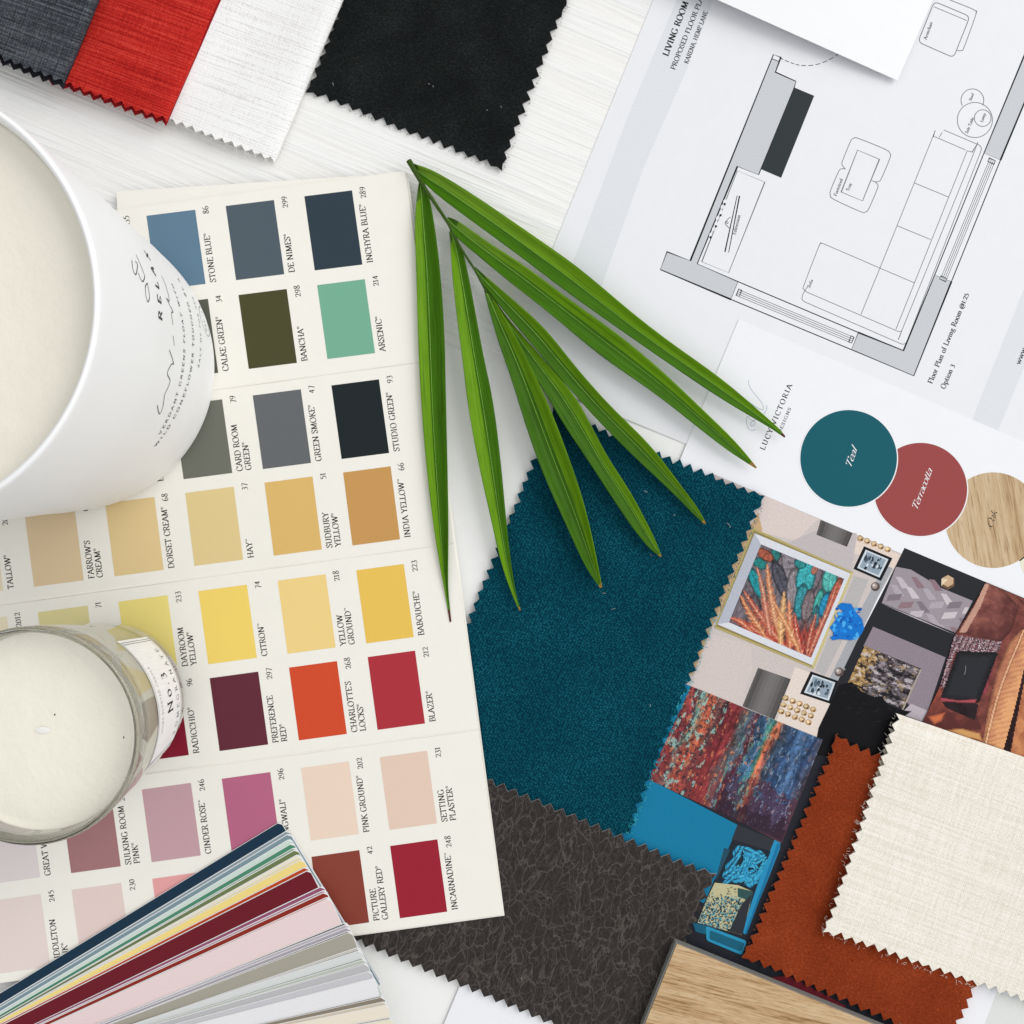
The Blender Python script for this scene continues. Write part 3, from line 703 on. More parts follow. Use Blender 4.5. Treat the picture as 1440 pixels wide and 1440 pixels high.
f([Z8(400, 130), Z8(460, 232), Z8(165, 950), Z8(58, 968)], (186, 190, 202))
f([Z8(1310, 490), Z8(1282, 500), Z8(930, 1345), Z8(945, 1380)], (206, 194, 138))
art = [Z8(460, 232), Z8(1225, 550), Z8(920, 1275), Z8(165, 950)]
f(art, (104, 98, 102)); g = clipped(f, art)
feath = [(450, 410, 60, 42, .5, (44, 134, 130)), (590, 330, 42, 64, .3, (52, 128, 126)), (425, 600, 50, 150, -.45, (40, 150, 158)), (500, 330, 80, 40, .6, (176, 96, 74)), (720, 420, 60, 190, -.2, (142, 134, 142)), (640, 560, 52, 170, -.35, (84, 84, 96)), (760, 640, 60, 180, .1, (150, 142, 148)), (950, 520, 60, 170, .3, (126, 112, 122)), (870, 540, 78, 150, .2, (66, 176, 182)), (820, 410, 50, 40, .3, (52, 142, 144)),
         (1090, 560, 62, 110, .15, (92, 186, 178)), (830, 760, 55, 150, .15, (62, 150, 160)), (890, 800, 50, 140, .2, (132, 118, 122)), (985, 780, 36, 130, .25, (78, 176, 164)), (1050, 790, 46, 110, .3, (46, 150, 190)), (960, 930, 24, 130, .1, (70, 130, 140)), (1130, 720, 40, 170, .35, (196, 108, 88)), (950, 470, 24, 40, .4, (190, 120, 104)), (360, 760, 70, 120, -.6, (96, 92, 100)), (330, 620, 40, 100, -.5, (112, 104, 112))]
pl = [((640, 1180), (520, 440), 62), ((700, 1200), (300, 690), 60), ((640, 1160), (650, 680), 55), ((560, 1150), (420, 460), 50), ((600, 1150), (200, 900), 60), ((720, 1220), (740, 760), 58), ((500, 1090), (280, 700), 52), ((840, 1240), (760, 880), 50), ((880, 1260), (940, 880), 44), ((900, 1260), (1130, 640), 46), ((380, 1040), (190, 900), 46), ((820, 1250), (600, 760), 44)]
plc = [(226, 140, 96), (204, 92, 72), (240, 176, 112), (214, 120, 98), (206, 84, 66), (232, 128, 88), (224, 130, 86), (196, 72, 62), (190, 80, 66), (204, 104, 84), (210, 98, 74), (236, 156, 104)]
def art_col(u, v):
    x = (460*(1-u)+1225*u)*(1-v)+(165*(1-u)+920*u)*v; y = (232*(1-u)+550*u)*(1-v)+(950*(1-u)+1275*u)*v
    n1 = fb(x/26+y/80, y/120, 31); c = V(1+.35*n1, (112, 104, 110))
    for k, (cx, cy, rx, ry, ro, cc) in enumerate(feath):
        dx, dy = x-cx, y-cy; ca, sa = math.cos(ro), math.sin(ro); a = (dx*ca+dy*sa)/rx; b_ = (-dx*sa+dy*ca)/ry; r = math.hypot(a, b_)+.10*fb(x/22, y/22, k)
        if r < 1.22:
            barb = .5+.5*math.sin((abs(a)*rx*.9-b_*ry)*.24); sh = .9+.14*barb+.26*fb(x/30, y/30, 40+k)
            if abs(a*rx) < 4: sh *= .8
            c = mixn(V(.55, cc), V(sh, cc), min(1, max(0, (1.08-r)/.22))) if r < 1.08 else mixn(V(.45, cc), c, (r-1.08)/.14)
    hot = (y-930-60*fb(x/90, 3, 5))/260
    if hot > 0: c = mixn(c, V(.9+.4*fb(x/14, y/70, 6), (178, 72, 62) if fb(x/40, y/80, 8) > -.1 else (104, 66, 66)), min(.9, hot*2.2))
    for k, ((bx, by), (tx, ty), wd) in enumerate(pl):
        dx, dy = tx-bx, ty-by; l = math.hypot(dx, dy); dx /= l; dy /= l
        t = ((x-bx)*dx+(y-by)*dy)/l; q = (x-bx)*-dy+(y-by)*dx+22*math.sin(t*3.0+k)*t
        if 0 < t < 1.04:
            w_ = wd*(1.04-t)**.45*(.35+.65*min(1, t*3)); r = abs(q)/w_
            barb = .75*fb((abs(q)*1.1-t*l)*.055, q*.01, k+50)
            if r < 1+.5*barb:
                f_ = 1.0-.30*r+.42*barb
                cc = mixn(plc[k], (252, 226, 190), max(0, .55-r*1.3)+max(0, barb-.25))
                c = mixn(c, V(f_, cc), min(1, (1+.5*barb-r)*2.6)*.92)
    return c
raster(b, art, 128, 118, art_col, zb+.0001+.00004)
o2 = b.build('framed_art', PHOTO, o1)
b = Bag(); f = layer(b, zb+.0003); f(BL, (24, 118, 206)); g = f
for k in range(46):
    x, y = random.uniform(1120, 1370), random.uniform(820, 1100)
    f(blob(*Z8(x, y), random.uniform(1.5, 4), random.uniform(1, 3), random.uniform(0, 3), 8, .2), random.choice(((20, 100, 190), (40, 150, 236), (80, 176, 240), (14, 88, 176), (30, 130, 220))))
b.build('blue_ornament', PHOTO, o1)
# ---- photo 2: dark lounge with rust sofa
b = Bag(); f = layer(b, zb+.0000201)
f([(1272, 770.5), (1440, 841), (1700, 950), (1700, 1300), (1150, 1075), (1152, 1038), (1178, 958), (1204, 904), (1240, 835)], (42, 43, 48))
mir = [(1260, 797), (1281, 801), (1324, 827), (1368, 845), (1344, 890), (1240, 848)]
f(mir, (160, 150, 158)); g = clipped(f, [(1260, 797), (1300, 806), (1368, 845), (1344, 890), (1240, 848)])
for (x, y) in ((440, 60), (560, 60), (700, 80), (400, 120), (520, 140), (650, 150), (790, 190), (390, 200), (480, 260), (600, 250), (720, 260), (860, 260), (980, 300), (560, 330), (680, 350), (820, 340), (930, 380), (1000, 330), (760, 430), (860, 450)):
    k = random.choice(((196, 188, 194), (132, 120, 130), (178, 170, 178), (206, 198, 202), (146, 120, 128)))
    if random.random() < .5: pts = [Z7(x, y), Z7(x+105, y-6), Z7(x+80, y+44), Z7(x-25, y+50)]
    else: pts = [Z7(x, y), Z7(x+45, y+6), Z7(x+110, y+90), Z7(x+50, y+92)]
    g(pts, k)
stroke(f, (1240, 849), (1344, 893), 1.6, (196, 186, 190))
hx = [(1333+10.5*math.cos(a*math.pi/3+.55), 819+10.5*math.sin(a*math.pi/3+.55)) for a in range(6)]
f(hx, (110, 84, 66)); f([(1333+(x-1333)*.85, 817+(y-819)*.8) for x, y in hx], (206, 174, 142)); f([hx[2], hx[3], (1333, 815)], (236, 214, 184))
f([Z7(265, 450), Z7(830, 690), Z7(690, 1110), Z7(560, 1080), Z7(190, 600)], (146, 134, 144))
f([Z7(560, 1050), Z7(700, 1110), Z7(650, 1190), Z7(480, 1130)], (190, 180, 188))
pq = [Z7(200, 600), Z7(645, 780), Z7(500, 1100), Z7(60, 905)]
f(pq, (40, 36, 38)); g = clipped(f, [pq[0], Z7(632, 782), Z7(490, 1090), pq[3]])
f([Z7(645, 780), Z7(500, 1100), Z7(490, 1095), Z7(630, 782)], (176, 164, 150))
def gold_col(u, v):
    m1 = fb(u*7, v*6, 21); m2 = fb(u*13, v*12, 22); m3 = fb(u*5, v*9, 23)
    c = mixn((52, 46, 50), (156, 146, 152), .35+.9*m1+.35*m2)
    if u < .26+.14*m1: c = mixn((86, 66, 48), (214, 176, 116), .6+.7*m2)
    if fb(u*10, v*5, 25) > .34: c = mixn(c, (186, 152, 100), .5)
    if m3 > .42: c = mixn(c, (214, 206, 210), .7)
    if m3 < -.4: c = mixn(c, (24, 22, 26), .8)
    return c
raster(b, [pq[0], Z7(632, 782), Z7(490, 1090), pq[3]], 64, 50, gold_col, zb+.00008)
f = layer(b, zb+.0001)
fur = [Z7(0, 905), Z7(100, 880), Z7(180, 960), Z7(260, 1000), Z7(330, 990), Z7(380, 1060), Z7(480, 1100), Z7(565, 1110), Z7(520, 1140), Z7(420, 1200), Z7(330, 1500), Z7(-200, 1450), Z7(-160, 1240)]
f(fur, (20, 20, 23))
for k in range(90):
    p = Z7(random.uniform(0, 420), random.uniform(900, 1200)); an = random.uniform(-.9, .5); l = random.uniform(6, 16)
    stroke(f, p, (p[0]+l*math.cos(an), p[1]+l*math.sin(an)), .9, random.choice(((14, 14, 16), (30, 30, 34), (24, 24, 27), (46, 46, 52))))
o3 = b.build('lounge_photo', PHOTO, board); o3['label'] = 'dark lounge with rust velvet sofa and black fur throw'
b = Bag(); f = layer(b, zb+.0005)
def shade(poly, c0, c1, n=12, ax=(1, 0)):
    """printed gradation of the photographed sofa, as bands across the polygon"""
    ds = [p[0]*ax[0]+p[1]*ax[1] for p in poly]; lo, hi = min(ds), max(ds)
    for i in range(n):
        a, e = lo+(hi-lo)*i/n, lo+(hi-lo)*(i+1)/n; t = (i+.5)/n; c = tuple(c0[k]+(c1[k]-c0[k])*t for k in range(3)); m = 900
        q = [(ax[0]*a-ax[1]*s_+0, ax[1]*a+ax[0]*s_) for s_ in (-3000, 3000)]+[(ax[0]*e-ax[1]*s_, ax[1]*e+ax[0]*s_) for s_ in (3000, -3000)]
        clipped(f, q)(poly, c)
def Q7(*a): return [Z7(*p) for p in a]
sof = Q7((1145, 105), (1440, 230), (1700, 340), (1700, 1800), (1300, 1460), (650, 1190), (780, 930), (900, 520), (1040, 300))
p_up = Q7((1140, 108), (1290, 170), (1400, 300), (1345, 480), (1260, 570), (930, 500), (1060, 280))
p_edge = Q7((1145, 105), (1172, 118), (1100, 300), (985, 500), (925, 500), (1040, 300))
p_far = Q7((1270, 165), (1520, 270), (1520, 380), (1440, 320), (1360, 250))
p_arm = Q7((1420, 470), (1520, 480), (1520, 860), (1400, 1100), (1310, 1430), (1120, 1350), (1160, 1100), (1230, 800), (1330, 570))
p_next = Q7((1440, 800), (1520, 780), (1520, 1500), (1330, 1440), (1380, 1100)); p_gap = Q7((1440, 780), (1458, 800), (1395, 1120), (1335, 1430), (1280, 1410), (1370, 1080))
p_seat = Q7((780, 920), (860, 1120), (1060, 1080), (1110, 1250), (830, 1250), (650, 1190)); p_yel = Q7((830, 1255), (950, 1240), (1100, 1280), (1120, 1345), (980, 1310)); p_hi = Q7((690, 1150), (830, 1115), (800, 1185), (740, 1215))
p_knit = Q7((890, 510), (1265, 570), (1240, 655), (900, 655), (820, 930), (730, 910), (800, 760)); p_red = Q7((1130, 780), (1215, 700), (1140, 970), (1095, 1000))
p_cush = rounded(Q7((920, 640), (1240, 650), (1090, 1045), (785, 1020)), 4); p_trim = Q7((790, 1000), (930, 1022), (1075, 1012), (1062, 1048), (930, 1042), (785, 1030)); p_sh = Q7((800, 1035), (1085, 1050), (1060, 1180), (940, 1130), (830, 1080))
def sofa_col(u, v):
    p = (1296+u*176, 812+v*270); x, y = (p[0]-1180)*5.54, (p[1]-800)*5.54
    if not inside(p, sof): return None
    n = fb(x/90, y/90, 60); n2 = fb(x/22, y/22, 61)
    c = V(1+.25*n+.1*n2, (118, 64, 58))
    if inside(p, p_far): c = mixn((88, 46, 44), (172, 106, 90), .5+.9*fb((x-y)/50, 0, 62)+.2*n)
    if inside(p, p_up):
        d = edge_dist(p, p_up); t = ((x-1000)+(y-150))/650; c = mixn((158, 98, 86), (98, 54, 52), t+.5*n); c = mixn(V(.8, c), c, d/5)
        if inside(p, p_edge): c = mixn(c, (222, 178, 156), .75)
    if inside(p, p_seat): c = mixn((162, 84, 66), (92, 48, 46), (y-930)/260+.4*n)
    if inside(p, p_hi): c = mixn((150, 78, 60), (210, 116, 74), edge_dist(p, p_hi)/3.5)
    if inside(p, p_sh): c = V(1+.3*n, (42, 32, 36))
    if inside(p, p_yel): c = mixn((150, 92, 60), (210, 160, 100), edge_dist(p, p_yel)/2.5+.3*n)
    if inside(p, p_arm):
        t = ((x-1160)*.93+(y-1000)*.36+120)/330; wr = math.sin((y+x*.3)*.17+2*n)*max(0, min(1, (t-.35)*2.5)); c = mixn((150, 84, 70), (232, 170, 118), t+.22*n+.14*wr)
        d = edge_dist(p, p_arm); c = mixn(V(.72, c), c, d/4)
        s_ = abs((x-1425)+(y-480)*.33-20*math.sin(y/200))
        if s_ < 7: c = mixn(c, (248, 198, 158), .7)
        elif s_ < 15: c = V(.82, c)
    if inside(p, p_next): c = mixn((170, 104, 72), (208, 140, 94), .5+.8*n)
    if inside(p, p_gap): c = V(1+.3*n, (46, 26, 28))
    if inside(p, p_knit): c = mixn((74, 48, 56), (206, 192, 194), .35+1.1*fb(x/9, y/9, 66)+.25*math.sin(x/7+y/15)); c = mixn(c, (150, 84, 98), .35 if fb(x/30, y/30, 67) > .1 else 0)
    if inside(p, p_red): c = V(1+.3*n, (132, 58, 70))
    if inside(p, p_cush): c = mixn((26, 26, 30), (46, 47, 52), edge_dist(p, p_cush)/9+.3*n2)
    if inside(p, p_trim): c = mixn((96, 40, 50), (176, 84, 92), edge_dist(p, p_trim)/1.8)
    return c
nu_, nv_ = 122, 188
for i_ in range(nu_):
    for j_ in range(nv_):
        c = sofa_col((i_+.5)/nu_, (j_+.5)/nv_)
        if c is None: continue
        x0, x1, y0, y1 = 1296+176*i_/nu_, 1296+176*(i_+1)/nu_, 812+270*j_/nv_, 812+270*(j_+1)/nv_
        ppoly(b, [(x0, y0), (x1, y0), (x1, y1), (x0, y1)], zb+.0005, alb(c))
b.build('rust_sofa', PHOTO, o3)
# ---- photo 3: blue wall, abstract canvas, cushions on a blue chair
b = Bag(); f = layer(b, zb+.0000402)
f([(972, 965), (1157, 1040), (1250, 1078), (1420, 1160), (1262, 1445), (1180, 1440), (980, 1350), (820, 1290), (820, 1040)], (40, 42, 50))
f([(972, 965), (912, 1095), (1037, 1160), (1030, 1180), (1010, 1225), (990, 1270), (700, 1160), (800, 900)], (22, 124, 164))
f([(1037, 1160), (1100, 1186), (1085, 1197), (1029, 1180)], (52, 56, 62))
f([Z9(930, 150), Z9(990, 155), Z9(985, 240), Z9(860, 560), Z9(720, 900), Z9(640, 1110), Z9(605, 1090), Z9(640, 960), Z9(720, 720), Z9(820, 430)], (42, 146, 192)); f([Z9(960, 180), Z9(990, 200), Z9(850, 570), Z9(650, 1100), Z9(630, 1100), Z9(760, 740)], (30, 118, 164))
f([Z9(420, 230), Z9(480, 250), Z9(350, 540), Z9(330, 560)], (38, 78, 98))
c1 = rounded([Z9(515, 200), Z9(895, 262), Z9(715, 690), Z9(345, 575)], 3); f(c1, (30, 44, 56)); g = clipped(f, [Z9(515, 200), Z9(895, 262), Z9(715, 690), Z9(345, 575)])
for (x, y, an) in ((560, 560, -1.2), (620, 600, -.3), (520, 330, -1.0), (760, 460, 2.6), (580, 450, 2.4), (700, 640, -1.9), (830, 290, 3.0), (440, 470, -.9), (650, 420, -.5), (780, 560, -1.3), (480, 560, -.2), (600, 240, .4), (860, 380, 2.2), (700, 300, 2.0), (400, 540, -.6), (620, 280, .9), (720, 600, -.9)):
    for k in range(34):
        t = k/34; L_ = 210; sx, sy = x+math.cos(an)*L_*t, y+math.sin(an)*L_*t; sg = 1 if k % 2 else -1; a2 = an+sg*.75; l = 60*(1-t*.6)
        stroke(g, Z9(sx, sy), Z9(sx+math.cos(a2)*l*1.2, sy+math.sin(a2)*l*1.2), 1.5, random.choice(((52, 160, 204), (78, 184, 218), (36, 126, 170), (66, 172, 212))))
c2 = [Z9(325, 585), Z9(560, 610), Z9(710, 675), Z9(660, 900), Z9(600, 1115), Z9(400, 1060), Z9(150, 990), Z9(250, 740)]
f(c2, (196, 190, 150)); g = clipped(f, [Z9(325, 585), Z9(715, 675), Z9(605, 1115), Z9(150, 990)])
for k in range(1100):
    x, y = random.uniform(150, 700), random.uniform(690, 1110)
    if y < 700+abs(x-430)*.0+random.uniform(0, 60): continue
    an = random.uniform(0, 6.28); l = random.uniform(2.5, 6); p = Z9(x, y)
    stroke(g, p, (p[0]+l*math.cos(an), p[1]+l*math.sin(an)), 1.6, random.choice(((38, 104, 126), (30, 52, 62), (96, 170, 184), (24, 38, 46), (196, 184, 150), (60, 140, 160))))
g([Z9(560, 620), Z9(715, 675), Z9(690, 780), Z9(560, 720)], (52, 84, 84)); 
for k in range(12):
    p = Z9(random.uniform(440, 540), random.uniform(620, 700)); an = random.uniform(-.6, .6); stroke(g, p, (p[0]+4*math.cos(an), p[1]+4*math.sin(an)), .9, (40, 60, 66))
g([Z9(600, 800), Z9(700, 700), Z9(610, 1115), Z9(470, 1080)], (48, 52, 58))
f([Z9(100, 985), Z9(240, 1020), Z9(235, 1110), Z9(130, 1080)], (28, 96, 122))
f(rounded([Z9(235, 1020), Z9(650, 1175), Z9(600, 1320), Z9(240, 1170)], 4), (44, 148, 186)); f(rounded([Z9(275, 1065), Z9(630, 1200), Z9(590, 1285), Z9(270, 1155)], 3), (28, 98, 124))
f([(1075, 1375), (1110, 1372), (1190, 1415), (1170, 1440)], (110, 32, 44))
o4 = b.build('blue_room_photo', PHOTO, board); o4['label'] = 'blue wall with striped abstract canvas and leafy cushions'
b = Bag(); f = layer(b, zb+.00015)
cv = [(972, 965), (1157, 1040), (1099, 1186), (1046, 1158), (912, 1095)]
f(cv, (92, 58, 66)); cvq = [(972, 965), (1157, 1040), (1099, 1183), (912, 1096)]; g = clipped(f, cvq)
stops = [(0, (150, 70, 66)), (.06, (120, 52, 58)), (.10, (110, 150, 142)), (.15, (170, 92, 70)), (.20, (188, 96, 74)), (.25, (92, 64, 66)), (.30, (112, 44, 50)), (.38, (128, 52, 56)), (.43, (96, 88, 90)), (.47, (78, 98, 112)), (.50, (88, 44, 52)), (.54, (56, 84, 112)), (.60, (62, 96, 128)), (.635, (64, 128, 114)), (.665, (214, 120, 84)), (.69, (150, 84, 70)), (.72, (60, 74, 92)), (.80, (52, 78, 116)), (.88, (78, 110, 148)), (.94, (50, 72, 108)), (1.0, (84, 84, 100))]
def canvas_col(u, v):
    w1 = u+.035*fb(u*5, v*2.2, 1)+.012*fb(u*30, v*9, 4)
    for (a, ca_), (e, ce_) in zip(stops, stops[1:]):
        if w1 <= e: break
    c = mixn(ca_, ce_, (w1-a)/(e-a))
    st_ = fb(u*34, v*3.0, 2); mo = fb(u*22, v*15, 3); bl_ = fb(u*9, v*6, 7)
    c = V(1+.30*st_+.26*mo, c)
    if v > .62+.18*bl_: c = mixn(c, (88, 40, 56) if u > .45 else (150, 62, 62), .55)
    if u < .3 and fb(u*26, v*8, 9) > .38: c = mixn(c, (150, 206, 196), .75)
    if u < .3 and fb(u*40, v*26, 11) > .30: c = mixn(c, (52, 46, 54), .7)
    if .4 < u < .72 and fb(u*36, v*5, 12) > .5: c = mixn(c, (110, 170, 150), .6)
    if u > .45 and fb(u*48, v*10, 13) > .48: c = mixn(c, (150, 178, 200), .55)
    if fb(u*44, v*12, 15) > .52: c = mixn(c, (226, 140, 96), .6 if u < .7 else .2)
    if fb(u*55, v*20, 17) < -.55: c = mixn(c, (34, 34, 44), .6)
    if u > .5 and v > .86+.1*bl_: c = mixn(c, (50, 34, 46), .7)
    return c
raster(b, [(972, 965), (1157, 1040), (1099, 1183), (912, 1096)], 150, 116, canvas_col, zb+.00017)
b.build('abstract_canvas', PHOTO, o4)
# =================================================================== fabric and material swatches
def hump(x, y, cx, cy, r): return math.exp(-((x-cx)**2+(y-cy)**2)/(r*r))
def wav(x, y, a=.0003, s=90.0, ph=0): return a*(math.sin(x/s+ph)+math.cos(y/(s*.8)+1.3*ph))
# teal
tc_ = [(778, 572), (1076, 697), (886, 1172), (520, 1172+30)]
MT = mat_weave('teal_upholstery', alb((9, 80, 97)), alb((38, 120, 134)), alb((3, 54, 70)), 36)
ME = mat_plain('teal_cut_edge', alb((20, 96, 112)), .9)
teal = empty('teal_fabric_swatch', P(820, 900, 0), 'large teal woven fabric swatch with zigzag edges under the palm leaf tips', 'fabric swatch', 'pinked fabric swatches')
drape('cloth', pinked(tc_, (1, 1, 1, 1), 16.5, 7.5, 1.2), lambda x, y: Z_TEAL+.0004+.0002*math.sin(x/70)+.0008*hump(x, y, 1070, 700, 60)+.0004*hump(x, y, 780, 575, 80), .0008, [MT, ME], teal, -64, 26)
b = Bag(); random.seed(21)
for k in range(330):
    t = random.random()**.8; x, y = 1076-190*t+random.uniform(-7, 2), 697+475*t; an = random.uniform(-.9, 1.3)+.2; l = random.uniform(2, 4.5)
    c = alb(random.choice(((24, 128, 144), (40, 160, 176), (14, 92, 110), (70, 180, 190)))) if t > .35 else alb(random.choice(((14, 92, 108), (20, 110, 122))))
    pts = smooth_pts([(x, y), (x+l*.5*math.cos(an), y+l*.5*math.sin(an)), (x+l*math.cos(an+.6), y+l*math.sin(an+.6))], 2)
    pline(b, pts, .55, Z_TEAL+.0006+random.uniform(-.0002, .0004), c)
b.build('frayed_threads', mat_print(.9, .1, 'teal_thread'), teal)
# leather
lc = [(592, 1053), (1008, 1229), (898, 1494), (480, 1318)]
lea = empty('leather_swatch', P(770, 1270, 0), 'dark brown crackled leather swatch beside the paint colour card', 'leather swatch', 'pinked fabric swatches')
drape('hide', pinked(lc, (1, 1, 1, 1), 18, 8.5, .3), lambda x, y: Z_LEA+.0003+.0003*hump(x, y, 1000, 1230, 90), .0008, [mat_leather(), mat_plain('leather_backing', alb((190, 186, 180)), .8)], lea, 20, 40)
# black suede
bl = empty('black_suede_swatch', P(610, 100, 0), 'black suede swatch with zigzag edges lying on the embossed wallpaper', 'fabric swatch', 'pinked fabric swatches')
drape('cloth', pinked([(430, 129), (545, -180), (880, -190), (797, 5), (706, 240)], (1, 0, 1, 1, 1), 17.5, 7.5, 1.0), lambda x, y: .0018+.0002*math.sin(x/60)+.001*hump(x, y, 706, 240, 50)+.0006*hump(x, y, 797, 0, 90), .0010,
      [mat_suede('black_suede', alb((28, 31, 31)), alb((48, 51, 51)), alb((13, 15, 16))), mat_plain('black_suede_edge', alb((20, 24, 30)), .9)], bl, 10, 26)
# rust suede
ru = empty('rust_suede_swatch', P(1200, 1300, 0), 'rust orange suede swatch with zigzag edges beneath the cream linen swatch', 'fabric swatch', 'pinked fabric swatches')
drape('cloth', pinked([(1176, 1034), (1481, 1163), (1334, 1476), (1043, 1347)], (1, 1, 1, 1), 16.5, 8, 1.1), lambda x, y: Z_BOARD+.0022+.0003*math.sin(x/50)+.0014*math.exp(-((x-1043)*.4-(y-1347)*-.02)**2/3000)*0+.0009*hump(x, y, 1176, 1034, 60)+.0006*hump(x, y, 1365, 1400, 60)+.0007*math.exp(-(((x-1262)*.95+(y-1400)*.2)/9)**2)+.0006*math.exp(-(((x-1100)*.95+(y-1300)*-.1)/9)**2)*hump(x, y, 1110, 1350, 90), .0011,
      [mat_suede('rust_suede', alb((142, 58, 29)), alb((168, 78, 44)), alb((110, 42, 20))), mat_plain('rust_cut_edge', alb((176, 92, 62)), .9)], ru, 30, 26)
# cream linen, folded over along its top edge
crm = empty('cream_linen_swatch', P(1310, 1200, 0), 'cream slubbed linen swatch folded over, lying on the rust suede', 'fabric swatch', 'pinked fabric swatches')
MC = mat_slub('cream_linen', alb((240, 234, 222), 1), alb((254, 250, 242), 1), alb((222, 215, 202), 1), .0, .55, .6, .35, wl=.6, fs=34)
MCE = mat_plain('cream_edge', alb((240, 236, 226)), .9)
def fold_d(x, y, a, b): # distance from the fold line a->b, in photo pixels
    dx, dy = b[0]-a[0], b[1]-a[1]; l = math.hypot(dx, dy); return abs((x-a[0])*dy-(y-a[1])*dx)/l
def zc(x, y):
    d = fold_d(x, y, (1260, 1003), (1440, 1064)); r = 14.0
    e = math.sqrt(max(0, 1-(1-min(d, r)/r)**2))
    return .0052+.0026*(e-1)*1.0+.0022*hump(x, y, 1175, 1290, 90)+.0016*hump(x, y, 1250, 1030, 70)+wav(x, y, .00025, 60)-.0008*max(0, (x-1300)/400.0)
drape('top_layer', pinked([(1260, 1003), (1760, 1174), (1700, 1500), (1157, 1311)], (0, 0, 1, 1), 16.5, 7.5, 1.0), zc, .0008, [MC, MCE], crm, 20, 20)
drape('under_layer', pinked([(1250, 1024), (1752, 1196), (1690, 1490), (1168, 1308)], (0, 0, 1, 1), 16.5, 7, .8), lambda x, y: .0040-.0007*hump(x, y, 1157, 1311, 80), .0006, [mat_plain('cream_backing', alb((206, 200, 182)), .9), MCE], crm, 20, 30)
# three folded cloths, upper left
def folded(name, label, top, fold, z0, h, mats, ang, under_off):
    t = empty(name, P(sum(p[0] for p in top)/4, sum(p[1] for p in top)/4, 0), label, 'fabric swatch', 'folded fabric samples fanned at the corner')
    def zf(x, y):
        d = fold_d(x, y, *fold); r = 24.0; e = math.sqrt(max(0, 1-(1-min(d, r)/r)**2))
        return z0+h*.2+h*.8*e+wav(x, y, .0003, 34, z0*300)+.0006*math.sin((x+y)/27+z0*900)
    drape('top_layer', pinked(top, (0, 0, 0, 1), 15, 6, .7), zf, .0007, mats, t, ang, 10)
    un = [(p[0]+under_off[0], p[1]+under_off[1]) for p in top]
    drape('under_layer', pinked(un, (0, 0, 0, 1), 15, 6, .7), lambda x, y: z0+.0002, .0006, [mats[2], mats[2]], t, ang, 30)
    return t
MW = mat_slub('white_linen', alb((244, 243, 242), 1), alb((254, 254, 254), 1), alb((222, 220, 219), 1), .0, .78, .7, .7, wl=.7)
MR = mat_slub('red_linen', alb((188, 36, 30)), alb((214, 66, 54)), alb((146, 20, 20)), 0, .78, .72, .8, wl=.7)
MG = mat_slub('charcoal_linen', alb((62, 66, 72)), alb((104, 108, 113)), alb((34, 37, 42)), 0, .72, .7, .7, wl=.7)
folded('white_linen_sample', 'white linen sample folded double, beside the black suede swatch', [(150, 137), (300, -190), (562, -190), (386, 228)], ((386, 228), (562, -190)), .0022, .0034, [MW, MCE, mat_plain('white_cloth_edge', alb((240, 239, 236)), .9)], 20, (0, 2))
folded('red_linen_sample', 'bright red linen sample folded double, between the charcoal and white ones', [(60, 108), (180, -190), (393, -190), (234, 171)], ((234, 171), (393, -190)), .0060, .0036, [MR, mat_plain('red_cloth_edge', alb((196, 40, 36)), .9), mat_plain('red_cloth_back', alb((150, 16, 24)), .9)], 20, (-1, 6))
folded('charcoal_linen_sample', 'charcoal grey linen sample folded double in the top left corner', [(-260, -20), (-200, -190), (217, -190), (90, 118)], ((90, 118), (217, -190)), .0100, .0038, [MG, mat_plain('charcoal_cloth_edge', alb((60, 64, 72)), .9), mat_plain('charcoal_cloth_back', alb((26, 28, 36)), .9)], 20, (-2, 7))
# oak block
oak = empty('oak_sample_block', P(1050, 1420, 0), 'light oak veneer sample block with grey edges at the bottom', 'wood sample')
ob = [(948, 1319), (1290, 1459), (1220, 1640), (820, 1640)]
def slab(name, px, z0, z1, m, parent, ang=12, bev=.0):
    bag = Bag()
    top = [P(x, y, z0) for x, y in px]; top = [Vector((v.x, v.y, z1)) for v in top]; bot = [Vector((v.x, v.y, bev or z0)) for v in top]
    bag.add(top[::-1], uv=[rot_uv(x, y, ang) for x, y in px][::-1]); bag.add(bot)
    for i in range(len(px)):
        j = (i+1) % len(px); u0, u1 = rot_uv(*px[i], ang), rot_uv(*px[j], ang); bag.add([bot[i], bot[j], top[j], top[i]][::-1], uv=[u0, u1, (u1[0], u1[1]+.1), (u0[0], u0[1]+.1)][::-1])
    return bag.build(name, m, parent)
MOAK = mat_wood('oak_veneer', alb((214, 186, 148)), alb((196, 162, 120)), alb((156, 120, 82)), 1, .8)
slab('core', ob, Z_LEA+.0004, .0078, mat_plain('grey_board_edge', alb((132, 132, 128)), .8), oak)
slab('veneer', [(949.6, 1321.0), (1288, 1459.6), (1219, 1639), (823, 1639)], Z_LEA+.0004, .0083, MOAK, oak, 14, .0078)

